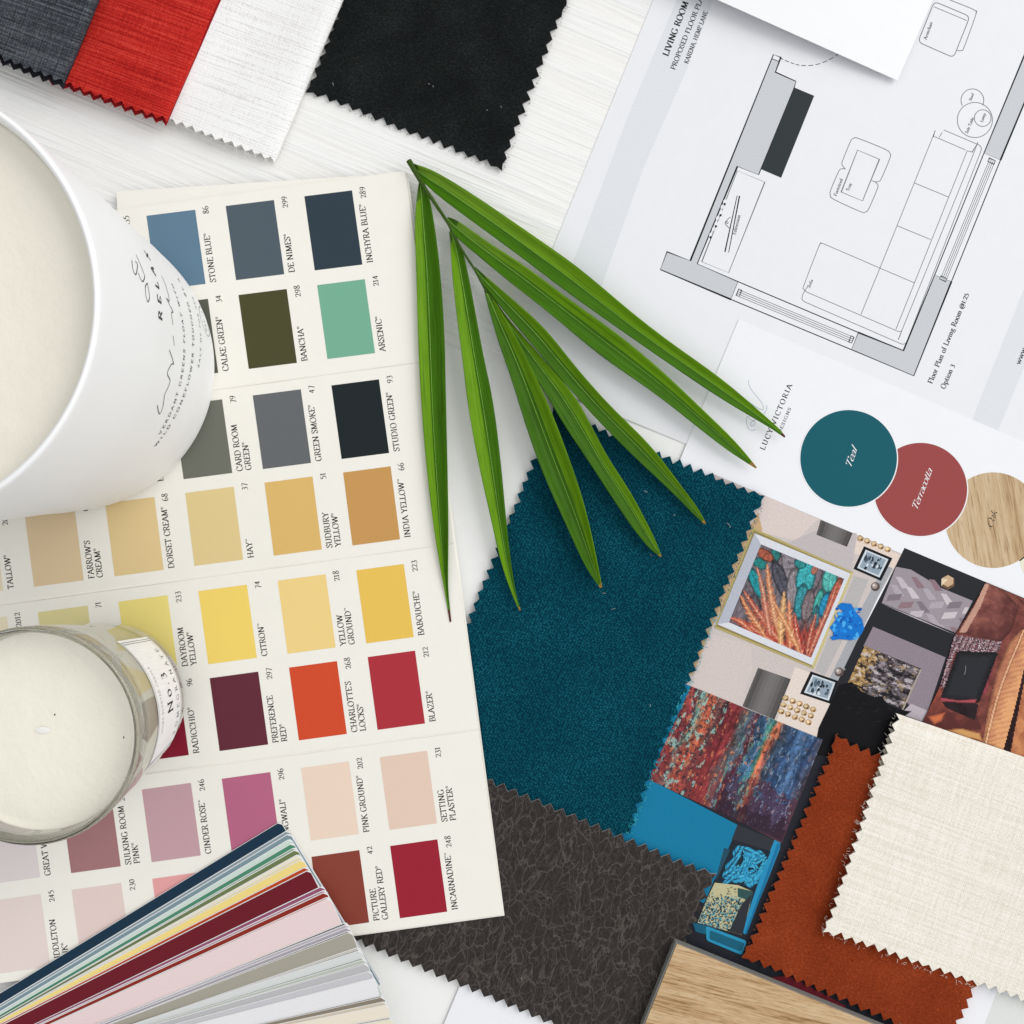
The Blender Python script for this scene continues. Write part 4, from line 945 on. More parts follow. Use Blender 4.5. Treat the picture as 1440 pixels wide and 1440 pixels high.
# =================================================================== paint colour card
def vcard(x, y): return y+.1365*x
CR = [(584.5, .0014), (850.5, -.0006), (1117.0, .0014)]
knots = [(250, .0), (589, .0013), (850.5, 0), (1117, .0013), (1500, 0)]
def zcard(x, y):
    v = vcard(x, y)
    for (a, za), (c, zc_) in zip(knots, knots[1:]):
        if v <= c or (c == 1500): return Z_CARD+za+(zc_-za)*min(1.2, max(-.2, (v-a)/(c-a)))
CARDM = mat_paper('card_stock', alb((243, 240, 231), .97), .5)
card = empty('paint_colour_card', P(340, 780, 0), 'large folded cream card with rows of named paint colours', 'colour card')
def edge_at(v, off=0):
    # right edge x as function of v : (570,240)->(707,1286)
    v0, v1 = vcard(570, 240), vcard(707, 1286); t = (v-v0)/(v1-v0); return (570+137*t, 240+1046*t)
vs = [vcard(570, 240), 589, 850.5, 1117, vcard(707, 1286)]
for i in range(4):
    a, e = edge_at(vs[i]), edge_at(vs[i+1]); zz = lambda x, y: zcard(x, y)
    la, le = (-420, vs[i]+.1365*420), (-420, vs[i+1]+.1365*420)
    if i == 0: la = (160, vs[0]-.1365*160)
    pts = [la, a, e, le] if i else [(160, vcard(570, 240)-.1365*160), a, e, le, (-420, vs[0]+.1365*420+200), (160+33, 500)]
    if i == 0: pts = [la, a, e, (200, vs[1]-.1365*200)]+[(-420, vs[1]+.1365*420), (-420, 620), (130, 420)]
    gap = .7
    pts = [(x, y) for x, y in pts]
    drape('card_panel', pts, zz, .0005, [CARDM, CARDM], card, 8, 0, False)
    if i < 3:
        bb = Bag(); tube(bb, [P(e[0]-t_*(e[0]-le[0])/40, e[1]-t_*(e[1]-le[1])/40, zcard(e[0]-t_*(e[0]-le[0])/40, e[1]-t_*(e[1]-le[1])/40)+.00005+.00012*math.sin(t_*.9)) for t_ in range(41)], lambda q: .00036, alb((250, 248, 242), .95), 8); bb.build('fold_crease', CARDM, card, True)
drape('card_backing', [(164, 268+1), (573.5, 243), (709.5, 1287.5), (200, 1357)], lambda x, y: zcard(x, y)-.0007, .0004, [CARDM, CARDM], card, 8, 0, False)
rows = [(428, 276), (446, 401), (466, 542), (482.5, 664.5), (501, 802), (517, 924), (534, 1065), (548.6, 1189.7)]
SW = {
0: [('INCHYRA BLUE®', '289', (52, 66, 76)), ('DE NIMES®', '299', (84, 97, 106)), ('STONE BLUE®', '86', (100, 130, 152)), (None, '235', (190, 200, 200))],
1: [('ARSENIC®', '214', (121, 180, 152)), ('BANCHA®', '298', (78, 77, 48)), ('CALKE GREEN®', '34', (92, 94, 84)), (None, None, (150, 160, 140))],
2: [('STUDIO GREEN®', '93', (34, 42, 45)), ('GREEN SMOKE®', '47', (105, 108, 111)), ('CARD ROOM|GREEN®', '79', (114, 116, 106)), ('B', None, (150, 155, 140))],
3: [('INDIA YELLOW™', '66', (205, 156, 92)), ('SUDBURY|YELLOW®', '51', (226, 188, 114)), ('HAY™', '37', (231, 208, 150)), ('DORSET CREAM®', '68', (231, 205, 152)), ("FARROW'S|CREAM®", '67', (228, 204, 166)), ('TALLOW®', '203', (238, 226, 196))],
4: [('BABOUCHE®', '223', (239, 199, 94)), ('YELLOW|GROUND™', '218', (246, 216, 142)), ('CITRON™', '74', (248, 218, 112)), ('DAYROOM|YELLOW®', '233', (243, 226, 136)), (None, '71', (226, 216, 158)), (None, '2012', (240, 230, 200))],
5: [('BLAZER®', '212', (178, 54, 64)), ("CHARLOTTE'S|LOCKS®", '268', (216, 80, 48)), ('PREFERENCE|RED®', '297', (102, 48, 60)), ('RADICCHIO®', '96', (138, 32, 52)), (None, None, (200, 180, 175)), (None, None, (210, 190, 185))],
6: [('SETTING|PLASTER®', '231', (235, 208, 189)), ('PINK GROUND®', '202', (243, 220, 200)), ('RANGWALI®', '296', (188, 106, 136)), ('CINDER ROSE™', '246', (202, 164, 170)), ('SULKING ROOM|PINK®', '295', (168, 122, 124)), ('GREAT WHITE®', '2006', (230, 220, 220))],
7: [('INCARNADINE™', '248', (160, 38, 55)), ('PICTURE|GALLERY RED®', '42', (142, 68, 56)), (None, None, (206, 120, 130)), (None, None, (236, 168, 168)), (None, '230', (234, 212, 206)), ('MIDDLETON|PINK®', '245', (236, 220, 214))]}
tink = alb((26, 24, 24))
for r, (x0, y0) in enumerate(rows):
    t = r/7.0
    wv = (67-.5*t, -8.3-1.1*t); hv = (14.6-.8*t, 104.3-2.6*t); st = (-110.2, 13.6+1.6*t)
    if r in (3,): hv = (13.2, 102.6)
    for c, (nm, num, colr) in enumerate(SW[r]):
        k = 1+.012*c
        tx, ty = x0+st[0]*c*(1+.004*c), y0+st[1]*c*(1+.004*c)
        q = [(tx, ty), (tx+wv[0]*k, ty+wv[1]*k), (tx+wv[0]*k+hv[0], ty+wv[1]*k+hv[1]), (tx+hv[0], ty+hv[1])]
        b = Bag(); ppoly(b, q, .00005, alb(colr), 0, zcard); ob_ = b.build('colour_swatch', INKGLOSS, card)
        if nm is None and num is None: continue
        b = Bag(); br = q[2]; tr = q[1]; l = math.hypot(*hv); dv = (-hv[0]/l, -hv[1]/l); ri = (-dv[1], dv[0])
        if nm:
            for li, s_ in enumerate(nm.split('|')):
                _, w_ = text_strokes(s_); L_ = w_*9.8
                off = 15.0+li*12.2
                p0 = (br[0]+ri[0]*off*1.0-dv[0]*0, br[1]+ri[1]*off+dv[1]*1)
                text(b, s_, p0, (p0[0]+dv[0]*L_*.97, p0[1]+dv[1]*L_*.97), 8.3, .00005, tink, zcard, T=.15, t=.065)
        if num:
            _, w_ = text_strokes(num); L_ = w_*9.8; p1 = (tr[0]+ri[0]*18.5+dv[0]*3, tr[1]+ri[1]*18.5+dv[1]*3)
            text(b, num, (p1[0]-dv[0]*L_, p1[1]-dv[1]*L_), p1, 9.2, .00005, tink, zcard, T=.13, t=.055)
        b.build('printed_name', INK, ob_)

# =================================================================== fan deck
deck = empty('paint_fan_deck', P(200, 1420, 0), 'fanned deck of long paint colour strips, navy to pale grey, bottom left', 'fan deck')
strips = [((70, 70), 31.5, (28, 54, 74)), ((126, 128), 31.2, (142, 160, 170)), ((134, 150), 31, (128, 152, 162)), ((140, 186), 30.8, (208, 226, 216)), ((156, 214), 30.4, (78, 142, 112)), ((174, 243), 30, (132, 168, 138)), ((182, 256), 29.6, (112, 126, 82)), ((196, 290), 29, (246, 238, 212)), ((210, 306), 28.6, (236, 222, 180)),
          ((222, 324), 28, (246, 222, 138)), ((250, 374), 27.2, (192, 70, 26)), ((268, 396), 26.8, (112, 30, 42)), ((360, 505), 25.6, (152, 86, 116)), ((376, 530), 25.2, (176, 120, 142)), ((380, 545), 25, (146, 46, 36)), ((398, 578), 24.6, (226, 150, 140)), ((404, 586), 24.4, (238, 216, 216)),
          ((520, 750), 22.2, (40, 40, 48)), ((528, 762), 21.8, (188, 180, 190)), ((536, 782), 21.5, (170, 164, 172)), ((545, 806), 21.2, (28, 26, 28)), ((550, 814), 21, (170, 165, 152)), ((606, 918), 18.8, (196, 188, 168)), ((612, 930), 18.4, (112, 108, 98)), ((618, 940), 18, (218, 222, 220)), ((640, 988), 17, (150, 160, 150)),
          ((646, 1000), 16.8, (190, 198, 186)), ((656, 1024), 16.2, (120, 118, 118)), ((660, 1030), 16, (190, 190, 192)), ((684, 1080), 15.2, (202, 202, 206)), ((706, 1128), 14.4, (236, 236, 238)), ((768, 1246), 12.8, (72, 66, 60)), ((772, 1254), 12.6, (142, 132, 116)), ((786, 1286), 12, (212, 198, 176)), ((796, 1308), 11.6, (240, 230, 212)),
          ((826, 1392), 10.4, (168, 166, 148)), ((832, 1404), 10, (236, 228, 206)), ((846, 1450), 9, (196, 190, 176)), ((858, 1500), 8, (240, 236, 226)), ((866, 1560), 6.5, (222, 220, 212))]
random.seed(5)
ext = []
for n_, s_ in enumerate(strips):
    ext.append(s_)
    if n_ < len(strips)-1:
        (ax, ay), aa, ac = s_; (bx_, by_), ba, bc_ = strips[n_+1]
        if by_-ay > 22:
            for q_ in ((.35, .5) if by_-ay > 60 else (.5,)):
                pass
        k_ = 3.2 if by_-ay > 9 else 1.4
        ext.append(((bx_-k_*.45, by_-k_), ba+(aa-ba)*.05, random.choice(((238, 238, 234), tuple(v*.62 for v in ac), tuple((v+w_)/2 for v, w_ in zip(ac, bc_)), (214, 214, 214)))))
strips = ext
MS = mat_paper('strip_stock', alb((242, 242, 242), .95), .45)
for i, ((zx, zy), an, c) in enumerate(strips):
    C = (380+zx/4.8, 1140+zy/4.8); a = math.radians(an); d = (math.cos(a), -math.sin(a)); wd = (math.sin(a), math.cos(a)); Wd, Ln = 252, 900
    z1 = .0056+.00017*i
    def q(u, v, z=z1): return P(C[0]-d[0]*u+wd[0]*v, C[1]-d[1]*u+wd[1]*v, z)
    # the strips bow upward slightly between the clamp and the free end
    b = Bag(); nseg = 6; rr = 5
    out = [(rr*(1-math.cos(t)), rr*(1-math.sin(t))) for t in (0, .4, .8, 1.2, 1.57)]
    ol = [(rr, 0), (1.5, 1.5), (0, rr), (0, Wd-rr), (1.5, Wd-1.5), (rr, Wd), (Ln, Wd), (Ln, 0)]
    top = [q(u, v) for u, v in ol]; bot = [q(u, v, z1-.00013) for u, v in ol]
    b.add(top if (top[1]-top[0]).cross(top[2]-top[1]).z > 0 else top[::-1]); b.add(bot)
    for k in range(len(ol)):
        j = (k+1) % len(ol); b.add([bot[k], bot[j], top[j], top[k]])
    st = b.build('colour_strip', MS, deck)
    b = Bag(); il = [(rr+.4, .6), (.9, rr+.4), (.9, Wd-rr), (rr, Wd-.8), (Ln-3, Wd-.8), (Ln-3, .6)]
    tp = [q(u, v, z1+.00003) for u, v in il]; b.add(tp if (tp[1]-tp[0]).cross(tp[2]-tp[1]).z > 0 else tp[::-1], alb(c)); b.build('painted_face', INKGLOSS, st)

# =================================================================== candles
def lathe(name, prof, cx, cy, z0, m, parent, seg=128, closed=False):
    b = Bag(); V = []; n = len(prof)
    c = P(cx, cy, 0)
    for r, z_ in prof:
        for k in range(seg):
            a = 2*math.pi*k/seg; V.append((c.x+r*S*math.cos(a), c.y+r*S*math.sin(a), z0+z_))
    F = []
    for i in range(n if closed else n-1):
        j = (i+1) % n
        for k in range(seg):
            l = (k+1) % seg; F.append((i*seg+k, i*seg+l, j*seg+l, j*seg+k))
    if not closed:
        F.append(tuple(range(seg))[::-1]); F.append(tuple((n-1)*seg+k for k in range(seg)))
    me = bpy.data.meshes.new(name); me.from_pydata(V, [], F); me.update()
    bmm = bmesh.new(); bmm.from_mesh(me); bmesh.ops.recalc_face_normals(bmm, faces=bmm.faces); bmm.to_mesh(me); bmm.free()
    ul = me.uv_layers.new(name='UVMap')
    for p in me.polygons:
        for li in p.loop_indices:
            v = me.vertices[me.loops[li].vertex_index].co; ul.data[li].uv = (v.x*32, v.y*32+v.z*32)
    return child(name, me, m, parent, True)
def interp(prof, z):
    for (r0, a), (r1, c) in zip(prof, prof[1:]):
        if a <= z <= c: return r0+(r1-r0)*(z-a)/(c-a+1e-12)
    return prof[-1][0] if z > prof[-1][1] else prof[0][0]
class Skin:
    """finds the point of a turned body that shows at a photo pixel, and writes on it"""
    def __init__(s, prof, cx, cy, z0): s.p = prof; s.c = P(cx, cy, 0); s.z0 = z0
    def pt(s, th, z, off=.00008):
        r = interp(s.p, z)*S+off; return Vector((s.c.x+r*math.cos(th), s.c.y+r*math.sin(th), s.z0+z))
    def inv(s, px, py):
        best = None; zt = s.p[-1][1]
        for i in range(400, -1, -1):
            z = zt*i/400; w_ = P(px, py, s.z0+z); dx, dy = w_.x-s.c.x, w_.y-s.c.y; r = math.hypot(dx, dy)
            e = r-interp(s.p, z)*S
            if e <= 0 and best is None: continue
            if best is None or abs(e) < best[0]: best = (abs(e), math.atan2(dy, dx), z)
            if e <= 0: break
        return (best[1], best[2]) if best else (0, 0)
    def text(s, bag, string, p0, p1, cap, col, **kw):
        q, w_ = text_strokes(string, **kw); a0, z0 = s.inv(*p0); a1, z1 = s.inv(*p1)
        for k, quad in enumerate(q):
            pts = [s.pt(a0+(a1-a0)*u/w_, z0+(z1-z0)*u/w_+v*cap, .0001+(k % 7)*2e-6) for u, v in quad]
            n = (pts[1]-pts[0]).cross(pts[2]-pts[1]); m_ = pts[0]-Vector((s.c.x, s.c.y, pts[0].z))
            bag.add(pts if n.dot(m_) > 0 else pts[::-1], col)
    def line(s, bag, pts, w_, col):
        """pts in photo pixels, drawn on the surface; w_ metres"""
        sp = [s.pt(*s.inv(*p), .0001) for p in pts]
        for a, e in zip(sp, sp[1:]):
            nrm = Vector((a.x-s.c.x, a.y-s.c.y, 0)).normalized(); d = (e-a)
            if d.length < 1e-7: continue
            sd = d.cross(nrm).normalized()*w_/2; qd = [a-sd, e-sd, e+sd, a+sd]
            n = (qd[1]-qd[0]).cross(qd[2]-qd[1]); bag.add(qd if n.dot(nrm) > 0 else qd[::-1], col)
# ---- large ceramic candle
BC = (113, 520); zb0 = Z_CARD+.0012
hz = lambda k: H*(1-1/k)
outer = [(184, 0), (191, .0009), (195.5, .003), (198.5, .009), (200.5, hz(1.031)+.006), (202.5, hz(1.062)+.003), (203.5, hz(1.094)), (205.2, hz(1.125)), (207.2, hz(1.156)), (209.2, hz(1.187)), (211.2, hz(1.218)), (213.2, hz(1.25)), (214.2, hz(1.281)), (215, hz(1.312)), (215.6, hz(1.343)), (216.2, hz(1.374)), (216.9, hz(1.406)), (217.6, hz(1.437)), (217.6, hz(1.459)), (216.4, hz(1.466)), (214, hz(1.468))]
inner = [(211.6, hz(1.4655)), (209.8, hz(1.459)), (208.6, hz(1.44)), (207.6, hz(1.40)), (206, .115), (200, .09), (190, .03), (170, .012), (100, .010)]
big = empty('large_ceramic_candle', P(BC[0], BC[1], zb0), 'large white ceramic candle jar filled with cream wax, on the card edge', 'candle')
outer = smooth_pts(outer, 5); inner = smooth_pts(inner, 3)
lathe('jar', outer+inner, BC[0], BC[1], zb0, mat_ceramic(), big, 192)
lathe('wax', [(206.2, .112), (207.8, .134), (208.9, .1495), (204, .1481), (190, .1472), (100, .1472), (1, .1472)], BC[0], BC[1], zb0, mat_wax('cream_wax', alb((244, 239, 224), .95)), big, 128)
for k in range(3):
    a = 2.4+k*2.094; lathe('wick', [(2.4, .146), (2.6, .150), (1.2, .1545)], BC[0]-0+90*math.cos(a)/1, BC[1]-90*math.sin(a), zb0, mat_plain('waxed_wick', alb((216, 206, 182)), .7), big, 10)
sk = Skin(outer, BC[0], BC[1], zb0); b = Bag(); ci = alb((70, 72, 78))
sk.text(b, 'RELAX', (228, 452), (207, 356), .0052, ci, T=.2, t=.12, serif=False, track=.55)
ci2 = alb((96, 98, 104))
sk.text(b, 'VERDANT GREENS FLOAT WITH', (225, 611), (243, 400), .0028, ci2, T=.16, t=.11, serif=False, track=.35)
sk.text(b, 'WILD CONEFLOWER TOUCHED BY A', (219, 628), (251, 392), .0028, ci2, T=.16, t=.11, serif=False, track=.35)
sk.text(b, 'SALT OF FOR SEA', (280, 517), (271, 418), .0022, ci2, T=.15, t=.1, serif=False, track=.4)
for pts in ([(221, 570), (224, 582), (229, 571), (231, 556), (235, 547), (239, 535), (235, 525), (241, 512), (244, 511), (238, 492)], [(243, 472), (245, 486)], [(243, 457), (241, 440), (243, 438), (234, 420), (238, 423), (233, 402), (227, 388)],
            [(185, 366), (187, 380), (191, 386), (193, 372), (190, 368)], [(191, 358), (197, 372), (203, 388), (200, 396), (194, 384)], [(207, 398), (210, 418), (207, 424), (204, 405), (207, 398)]):
    sk.line(b, smooth_pts(pts, 5), .00045, ci)
sk.line(b, circle_pts(287, 452, 3.4, 28, 22, rot=-.3)+[circle_pts(287, 452, 3.4, 28, 22, rot=-.3)[0]], .0003, ci2)
sk.text(b, 'EST.19', (291, 466), (284, 438), .0020, ci2, T=.14, t=.1, serif=False, track=.3)
b.build('printed_label', INK, big)
# ---- small glass candle
SC = (161, 980); zs0 = Z_CARD+.0010
ht = hz(1.2)
so = [(96, 0), (103, .0008), (107, .0035), (108.5, .007), (113, .022), (119, .045), (125, .068), (127.3, ht-.002), (126.6, ht-.0006), (124.5, ht)]
si = [(122, ht-.0002), (120, ht-.0016), (119.2, ht-.005), (117.4, .066), (112.4, .045), (107, .026), (102, .0165), (90, .0132), (40, .0122), (1, .012)]
sm = empty('small_glass_candle', P(SC[0], SC[1], zs0), 'small clear glass candle with smooth cream wax and white label', 'candle')
lathe('glass_jar', so+si, SC[0], SC[1], zs0, mat_glass(), sm, 160)
lathe('wax', [(102.6, .0168), (107.5, .026), (112.9, .045), (117.2, .0630), (118.5, .0712), (116.8, .0698), (108, .0694), (60, .0694), (1, .0694)], SC[0], SC[1], zs0, mat_wax('ivory_wax', alb((246, 242, 227), .98), .35), sm, 128)
c0 = P(SC[0], SC[1], 0); b = Bag()
for i in range(10):
    for k in range(12):
        f0 = lambda r, a: Vector((c0.x+r*1.35*math.cos(a), c0.y+r*math.sin(a)*.6, zs0+.0694+.0005*math.cos(min(1, r/.0042)*1.57)))
        r0, r1 = .0021*i/10, .0021*(i+1)/10; a0, a1 = 6.2832*k/12, 6.2832*(k+1)/12
        b.add([f0(r0, a0), f0(r1, a0), f0(r1, a1), f0(r0, a1)] if i else [f0(0, 0), f0(r1, a0), f0(r1, a1)])
b.build('wick', mat_wax('wax_highlight_patch', alb((250, 249, 244)), .15), sm, True)  # pale glossy nub standing in for the white highlight patch on the wax
for wx, wy in ((77, 1005), (174, 1037)):
    b = Bag(); b.add([P(wx, wy, zs0+.0695)+Vector((.00028*math.cos(-q_*.785), .0004*math.sin(-q_*.785), 0)) for q_ in range(8)][::-1], alb((70, 58, 46))); b.build('wax_speck', INK, sm)
sk = Skin(so, SC[0], SC[1], zs0)
a0, zA = sk.inv(165, 902); a1, zB = sk.inv(212, 1077); _, zi = sk.inv(222, 1000); _, zo = sk.inv(255, 990)
aE, _ = sk.inv(199, 892); aF, _ = sk.inv(247, 1040)
print('label', math.degrees(a0), math.degrees(a1), zA, zB, zi, zo)
b = Bag(); wm = (1, 1, 1, 1); zi2, zo2 = zi, max(zo, .012); n = 28
for k in range(n):
    for j in range(6):
        t0, t1 = a0+(a1-a0)*k/n, a0+(a1-a0)*(k+1)/n; u0, u1 = zi2+(zo2-zi2)*j/6, zi2+(zo2-zi2)*(j+1)/6
        qd = [sk.pt(t0, u0, .00012), sk.pt(t1, u0, .00012), sk.pt(t1, u1, .00012), sk.pt(t0, u1, .00012)]
        nn = (qd[1]-qd[0]).cross(qd[2]-qd[1]); b.add(qd if nn.dot(qd[0]-Vector((sk.c.x, sk.c.y, qd[0].z))) > 0 else qd[::-1], alb((250, 250, 250)))
lb = b.build('paper_label', INK, sm, True)
b = Bag(); H_ = zi2-zo2
def arc_text(s_, ta, tb, z, cap, col, **kw):
    q, w_ = text_strokes(s_, **kw)
    for k, quad in enumerate(q):
        pts = [sk.pt(ta+(tb-ta)*u/w_, z+v*cap, .0002+(k % 7)*2e-6) for u, v in quad]
        nn = (pts[1]-pts[0]).cross(pts[2]-pts[1]); b.add(pts if nn.dot(pts[0]-Vector((sk.c.x, sk.c.y, pts[0].z))) > 0 else pts[::-1], col)
lo, hi = min(a0, a1), max(a0, a1); sp = hi-lo; bk = alb((24, 24, 28))
arc_text('No.3', lo+sp*.36, lo+sp*.66, zo2+H_*.40, H_*.22, bk, T=.13, t=.045, track=.25)
arc_text('POMEGRANATE', lo+sp*.14, lo+sp*.86, zo2+H_*.12, H_*.10, bk, T=.1, t=.05, track=.55)
arc_text('HOME SCENTED CANDLE', lo+sp*.26, lo+sp*.74, zo2+H_*.80, H_*.06, alb((150, 150, 156)), T=.12, t=.08, track=.3, serif=False)
for tt in (.03, .05, .95, .97):
    qd = [sk.pt(lo+sp*tt, zo2+H_*.03, .0002), sk.pt(lo+sp*(tt+.005), zo2+H_*.03, .0002), sk.pt(lo+sp*(tt+.005), zo2+H_*.97, .0002), sk.pt(lo+sp*tt, zo2+H_*.97, .0002)]
    b.add(qd, alb((70, 70, 76)))
for zz_ in (.03, .965):
    for k in range(30):
        t0, t1 = lo+sp*(.02+.96*k/30), lo+sp*(.02+.96*(k+1)/30); b.add([sk.pt(t0, zo2+H_*zz_, .0002), sk.pt(t1, zo2+H_*zz_, .0002), sk.pt(t1, zo2+H_*(zz_+.008), .0002), sk.pt(t0, zo2+H_*(zz_+.008), .0002)], alb((160, 160, 165)))
b.build('label_print', INK, lb)

# =================================================================== palm frond
fr = empty('palm_frond', P(680, 405, 0), 'green palm frond with seven slender leaflets lying across the samples', 'palm leaf')
ML = mat_leaf()
LE = {
 'a': ([(577, 228), (586, 233), (612, 241), (685, 287), (768, 345), (822, 383), (911, 460), (1000, 522), (1044, 558), (1084, 593), (1095, 603), (1104, 614)], [(577, 229), (590, 250), (618, 276), (665, 311), (743, 368), (800, 412), (888, 474), (985, 541), (1034, 572), (1080, 599), (1092, 607), (1104, 615)], .006, .52),
 'b': ([(629, 306), (643, 310), (677, 335), (706, 354), (747, 381), (800, 422), (867, 469), (933, 524), (989, 578), (1033, 620), (1064, 658)], [(629, 308), (634, 326), (662, 350), (687, 371), (722, 400), (778, 443), (844, 500), (913, 546), (974, 594), (1022, 632), (1063, 658)], .006, .5),
 'c': ([(668, 376), (679, 386), (727, 427), (768, 464), (802, 508), (847, 560), (882, 595), (920, 633), (955, 681), (980, 713), (992, 736)], [(667, 378), (677, 396), (710, 438), (748, 483), (778, 519), (826, 574), (862, 612), (903, 652), (945, 691), (972, 719), (991, 737)], .007, .5),
 'd': ([(684, 402), (706, 439), (737, 475), (766, 508), (796, 542), (822, 580), (851, 639), (882, 685), (907, 731), (922, 762), (930, 783)], [(683, 403), (703, 443), (728, 486), (748, 522), (771, 558), (798, 604), (831, 652), (866, 707), (896, 750), (915, 772), (929, 783)], .0085, .45),
 'e': ([(682, 405), (693, 420), (713, 454), (726, 476), (749, 523), (771, 570), (798, 640), (819, 702), (832, 756), (840, 795), (846, 826)], [(681, 405), (685, 424), (697, 465), (703, 485), (721, 536), (741, 602), (765, 668), (796, 736), (818, 785), (833, 811), (845, 827)], .010, .5),
 'f': ([(633, 325), (640, 331), (650, 352), (660, 397), (670, 450), (681, 510), (693, 563), (704, 652), (711, 730), (718, 791), (725, 835), (732, 858)], [(632, 326), (634, 338), (636, 377), (640, 418), (645, 460), (653, 520), (658, 566), (673, 650), (690, 724), (704, 788), (720, 834), (731, 859)], .008, .42),
 'g': ([(592, 254), (601, 268), (610, 314), (618, 377), (624, 460), (625.5, 520), (627, 591), (629, 674), (630, 758), (629, 810), (630, 840), (634, 874)], [(590, 255), (586, 283), (584, 325), (586, 377), (588, 460), (590, 510), (594, 583), (602, 674), (611, 744), (620, 799), (627, 836), (633, 875)], .0075, .55)}
def nearest_ground(x, y): return .005
for key in 'gfabcde':
    A_, B_, zh, mid = LE[key]; A = smooth_pts(A_, 4); B = smooth_pts(B_, 4); n = len(A); M = 9
    for _ in range(5):
        A = [A[0]]+[tuple((A[i-1][k]+2*A[i][k]+A[i+1][k])/4 for k in (0, 1)) for i in range(1, n-1)]+[A[-1]]
        B = [B[0]]+[tuple((B[i-1][k]+2*B[i][k]+B[i+1][k])/4 for k in (0, 1)) for i in range(1, n-1)]+[B[-1]]
    b = Bag(); G_ = []
    for i in range(n):
        t = i/(n-1); env = math.sin(math.pi*min(1, t*1.02))**.6; w_ = math.hypot(A[i][0]-B[i][0], A[i][1]-B[i][1])
        zc0 = .0046+zh*(.2+.5*math.sin(math.pi*(.12+.86*t)))*.35*(1-.5*t**3); row = []
        for j in range(M):
            s_ = j/(M-1); x, y = A[i][0]+(B[i][0]-A[i][0])*s_, A[i][1]+(B[i][1]-A[i][1])*s_
            v = abs(s_-mid)/max(mid, 1-mid); fold = v*w_*S*.34*(1-.35*t) - .18*w_*S*math.sin(math.pi*v)*.6
            row.append((x, y, zc0+fold, s_))
        G_.append(row)
    off = sum(ord(c) for c in key)*.37
    for i in range(n-1):
        t = i/(n-1)
        for j in range(M-1):
            qd = [G_[i][j], G_[i][j+1], G_[i+1][j+1], G_[i+1][j]]
            s_ = (j+.5)/(M-1)
            lit = (s_ < mid) != (key in 'gf'); base = (98, 144, 10) if lit else (60, 106, 3)  # lit and shaded sides of the fold are painted into the leaf colour
            if abs(s_-mid) < .07: base = (56, 100, 4)  # valley of the fold darkened in the colour as well
            if key in 'ab' and t < .5 and lit: base = tuple(base[k_]+((126, 162, 78)[k_]-base[k_])*(.5-t)*1.4 for k_ in range(3))  # grey-green sheen painted on the lit side, fading towards mid-length
            if s_ < .06 or s_ > .94: base = tuple(v*1.12+8 for v in base)  # thin pale edge highlights, also painted
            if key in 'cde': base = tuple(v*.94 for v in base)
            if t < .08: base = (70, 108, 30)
            if t > .955: base = (150, 122, 56)
            if key in 'ag' and t > .94: base = (96, 54, 42)
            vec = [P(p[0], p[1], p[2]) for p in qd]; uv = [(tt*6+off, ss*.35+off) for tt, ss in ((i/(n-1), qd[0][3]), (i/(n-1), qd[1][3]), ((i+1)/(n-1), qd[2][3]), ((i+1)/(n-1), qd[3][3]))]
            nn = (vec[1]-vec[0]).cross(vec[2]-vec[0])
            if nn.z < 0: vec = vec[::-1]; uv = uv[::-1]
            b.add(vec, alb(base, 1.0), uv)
    lf = b.build('leaflet', ML, fr, False)
    me = lf.data; bmm = bmesh.new(); bmm.from_mesh(me); bmesh.ops.remove_doubles(bmm, verts=bmm.verts, dist=1e-6); bmm.to_mesh(me); bmm.free()
    jm = max(1, round(mid*(M-1)))
    for p in me.polygons: p.use_smooth = True
    sol = lf.modifiers.new('thickness', 'SOLIDIFY'); sol.thickness = .00035; sol.offset = -1
    # midrib
    r_ = Bag(); js = mid*(M-1); j0 = int(js); fr_ = js-j0
    pts = []
    for i in range(n-2):
        a, c = G_[i][j0], G_[i][min(M-1, j0+1)]; pts.append(P(a[0]+(c[0]-a[0])*fr_, a[1]+(c[1]-a[1])*fr_, a[2]+(c[2]-a[2])*fr_+.00006))
    tube(r_, pts, lambda t: .00026*(1-.7*t), alb((118, 168, 66), 1))
    r_.build('midrib', ML, lf, True)
b = Bag(); sp_ = smooth_pts([(575, 226), (590, 252), (601, 270), (629, 312), (636, 327), (650, 352), (668, 380), (680, 403), (686, 412)], 4)
pts = [P(x, y, .0062+.0022*math.sin(math.pi*i/(len(sp_)-1))) for i, (x, y) in enumerate(sp_)]
tube(b, pts, lambda t: (.00125-.0006*min(1, t*2.2))*(1-.3*t), alb((58, 84, 26), 1), 10)
b.build('stem', ML, fr, True)

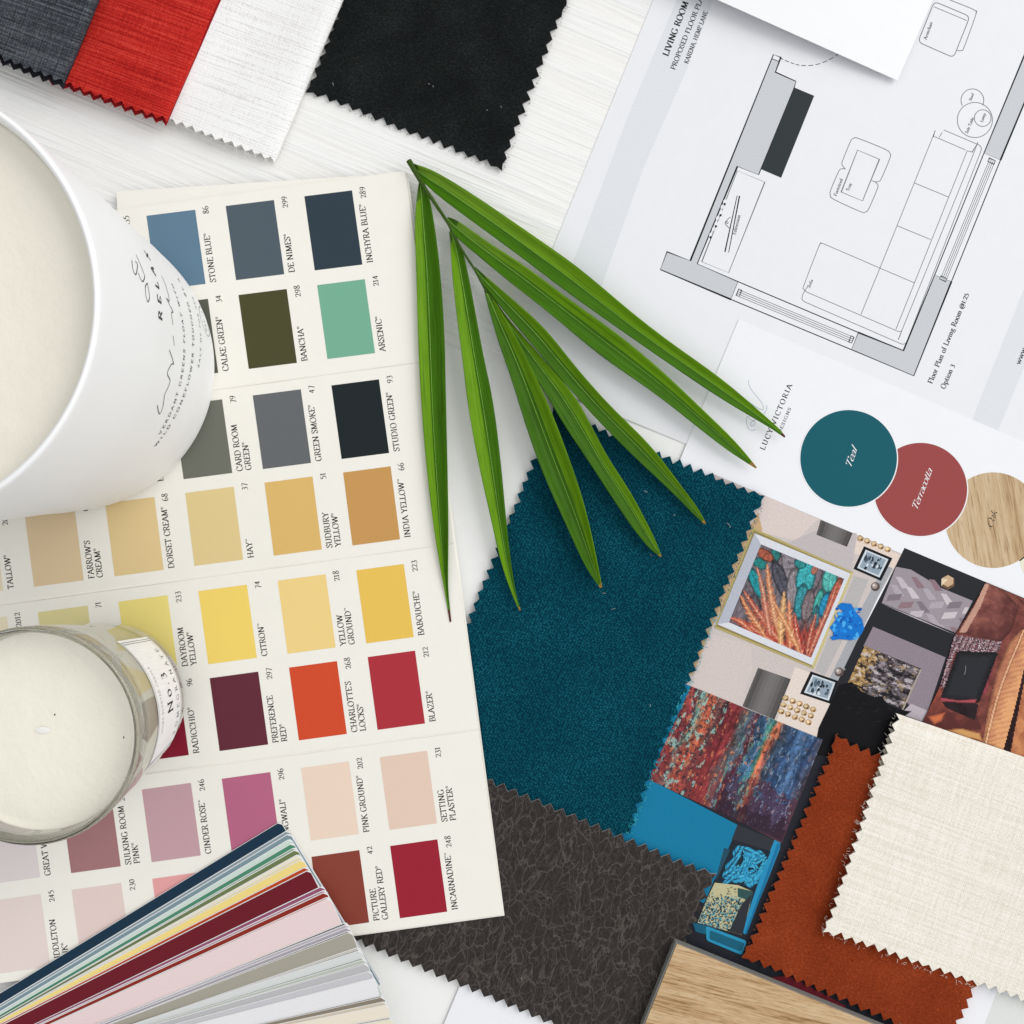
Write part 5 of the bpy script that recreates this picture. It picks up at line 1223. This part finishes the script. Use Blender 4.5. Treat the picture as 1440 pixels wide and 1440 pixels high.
# =================================================================== loose threads at the cut edges
def threads(parent, a, e, n, z, cols, seed, lmax=7):
    random.seed(seed); bag = Bag(); dx, dy = e[0]-a[0], e[1]-a[1]; l = math.hypot(dx, dy)
    for _ in range(n):
        t = random.random(); x, y = a[0]+dx*t+random.uniform(-1.5, 1.5), a[1]+dy*t+random.uniform(-1.5, 1.5)
        an = math.atan2(-dx, dy)+random.uniform(-1.1, 1.1); ln = random.uniform(2, lmax)
        pts = smooth_pts([(x, y), (x+ln*.5*math.cos(an), y+ln*.5*math.sin(an)), (x+ln*math.cos(an+random.uniform(-.8, .8)), y+ln*math.sin(an+random.uniform(-.8, .8)))], 2)
        zz = [z, z+random.uniform(-.0002, .0004), z-random.uniform(0, .0006)]
        tube(bag, [P(p[0], p[1], zz[min(2, k//2)]) for k, p in enumerate(pts)], lambda q: .00006, alb(random.choice(cols)), 4)
    return bag.build('loose_threads', INK, parent)
T_ = {o.name: o for o in bpy.data.objects}
threads(T_['cream_linen_swatch'], (1157, 1311), (1260, 1003), 60, .0050, ((244, 240, 230), (226, 220, 206)), 1)
threads(T_['cream_linen_swatch'], (1440, 1411), (1157, 1311), 60, .0046, ((244, 240, 230), (236, 230, 218)), 2)
threads(T_['white_linen_sample'], (386, 228), (234, 171), 36, .0036, ((250, 250, 250), (232, 230, 228)), 3)
threads(T_['red_linen_sample'], (234, 171), (90, 122), 36, .0060, ((200, 44, 38), (226, 84, 70), (160, 24, 26)), 4)
threads(T_['charcoal_linen_sample'], (90, 118), (0, 84), 22, .0084, ((80, 84, 92), (120, 124, 130)), 5)
threads(T_['black_suede_swatch'], (706, 240), (430, 129), 50, .0016, ((30, 34, 38), (54, 58, 62)), 6, 4.5)
threads(T_['black_suede_swatch'], (797, 5), (706, 240), 50, .0016, ((30, 34, 38), (54, 58, 62)), 7, 4.5)
threads(T_['rust_suede_swatch'], (1176, 1034), (1043, 1347), 40, .0030, ((176, 84, 48), (210, 130, 96)), 9, 4)

# =================================================================== lint
random.seed(3)
for k, (x, y, l, an) in enumerate(((947, 724.5, 2.5, 0), (1022, 735, 9, .9), (914, 780, 3, .6), (847, 834, 5, .2), (860, 857, 5, -.2), (914, 990, 4, 1.5), (732, 1375, 3, 1.0), (602, 118, 2.5, .3), (608, 121, 2, .8), (704, 149, 2.5, 1.4), (467, 116, 5, 1.2), (684, 155, 2, .2), (1358, 936, 13, 1.7), (905, 690, 6, .5))):
    b = Bag(); pts = smooth_pts([(x, y), (x+l*.5*math.cos(an)+.6, y+l*.5*math.sin(an)-.5), (x+l*math.cos(an), y+l*math.sin(an))], 3)
    tube(b, [P(p[0], p[1], .0037) for p in pts], lambda t: .00007, alb((190, 192, 190)), 5)
    o = b.build('lint_speck', INK, None); tag(o, 'tiny white speck of lint fallen on a dark surface', 'lint', 'white lint specks on the dark surfaces')
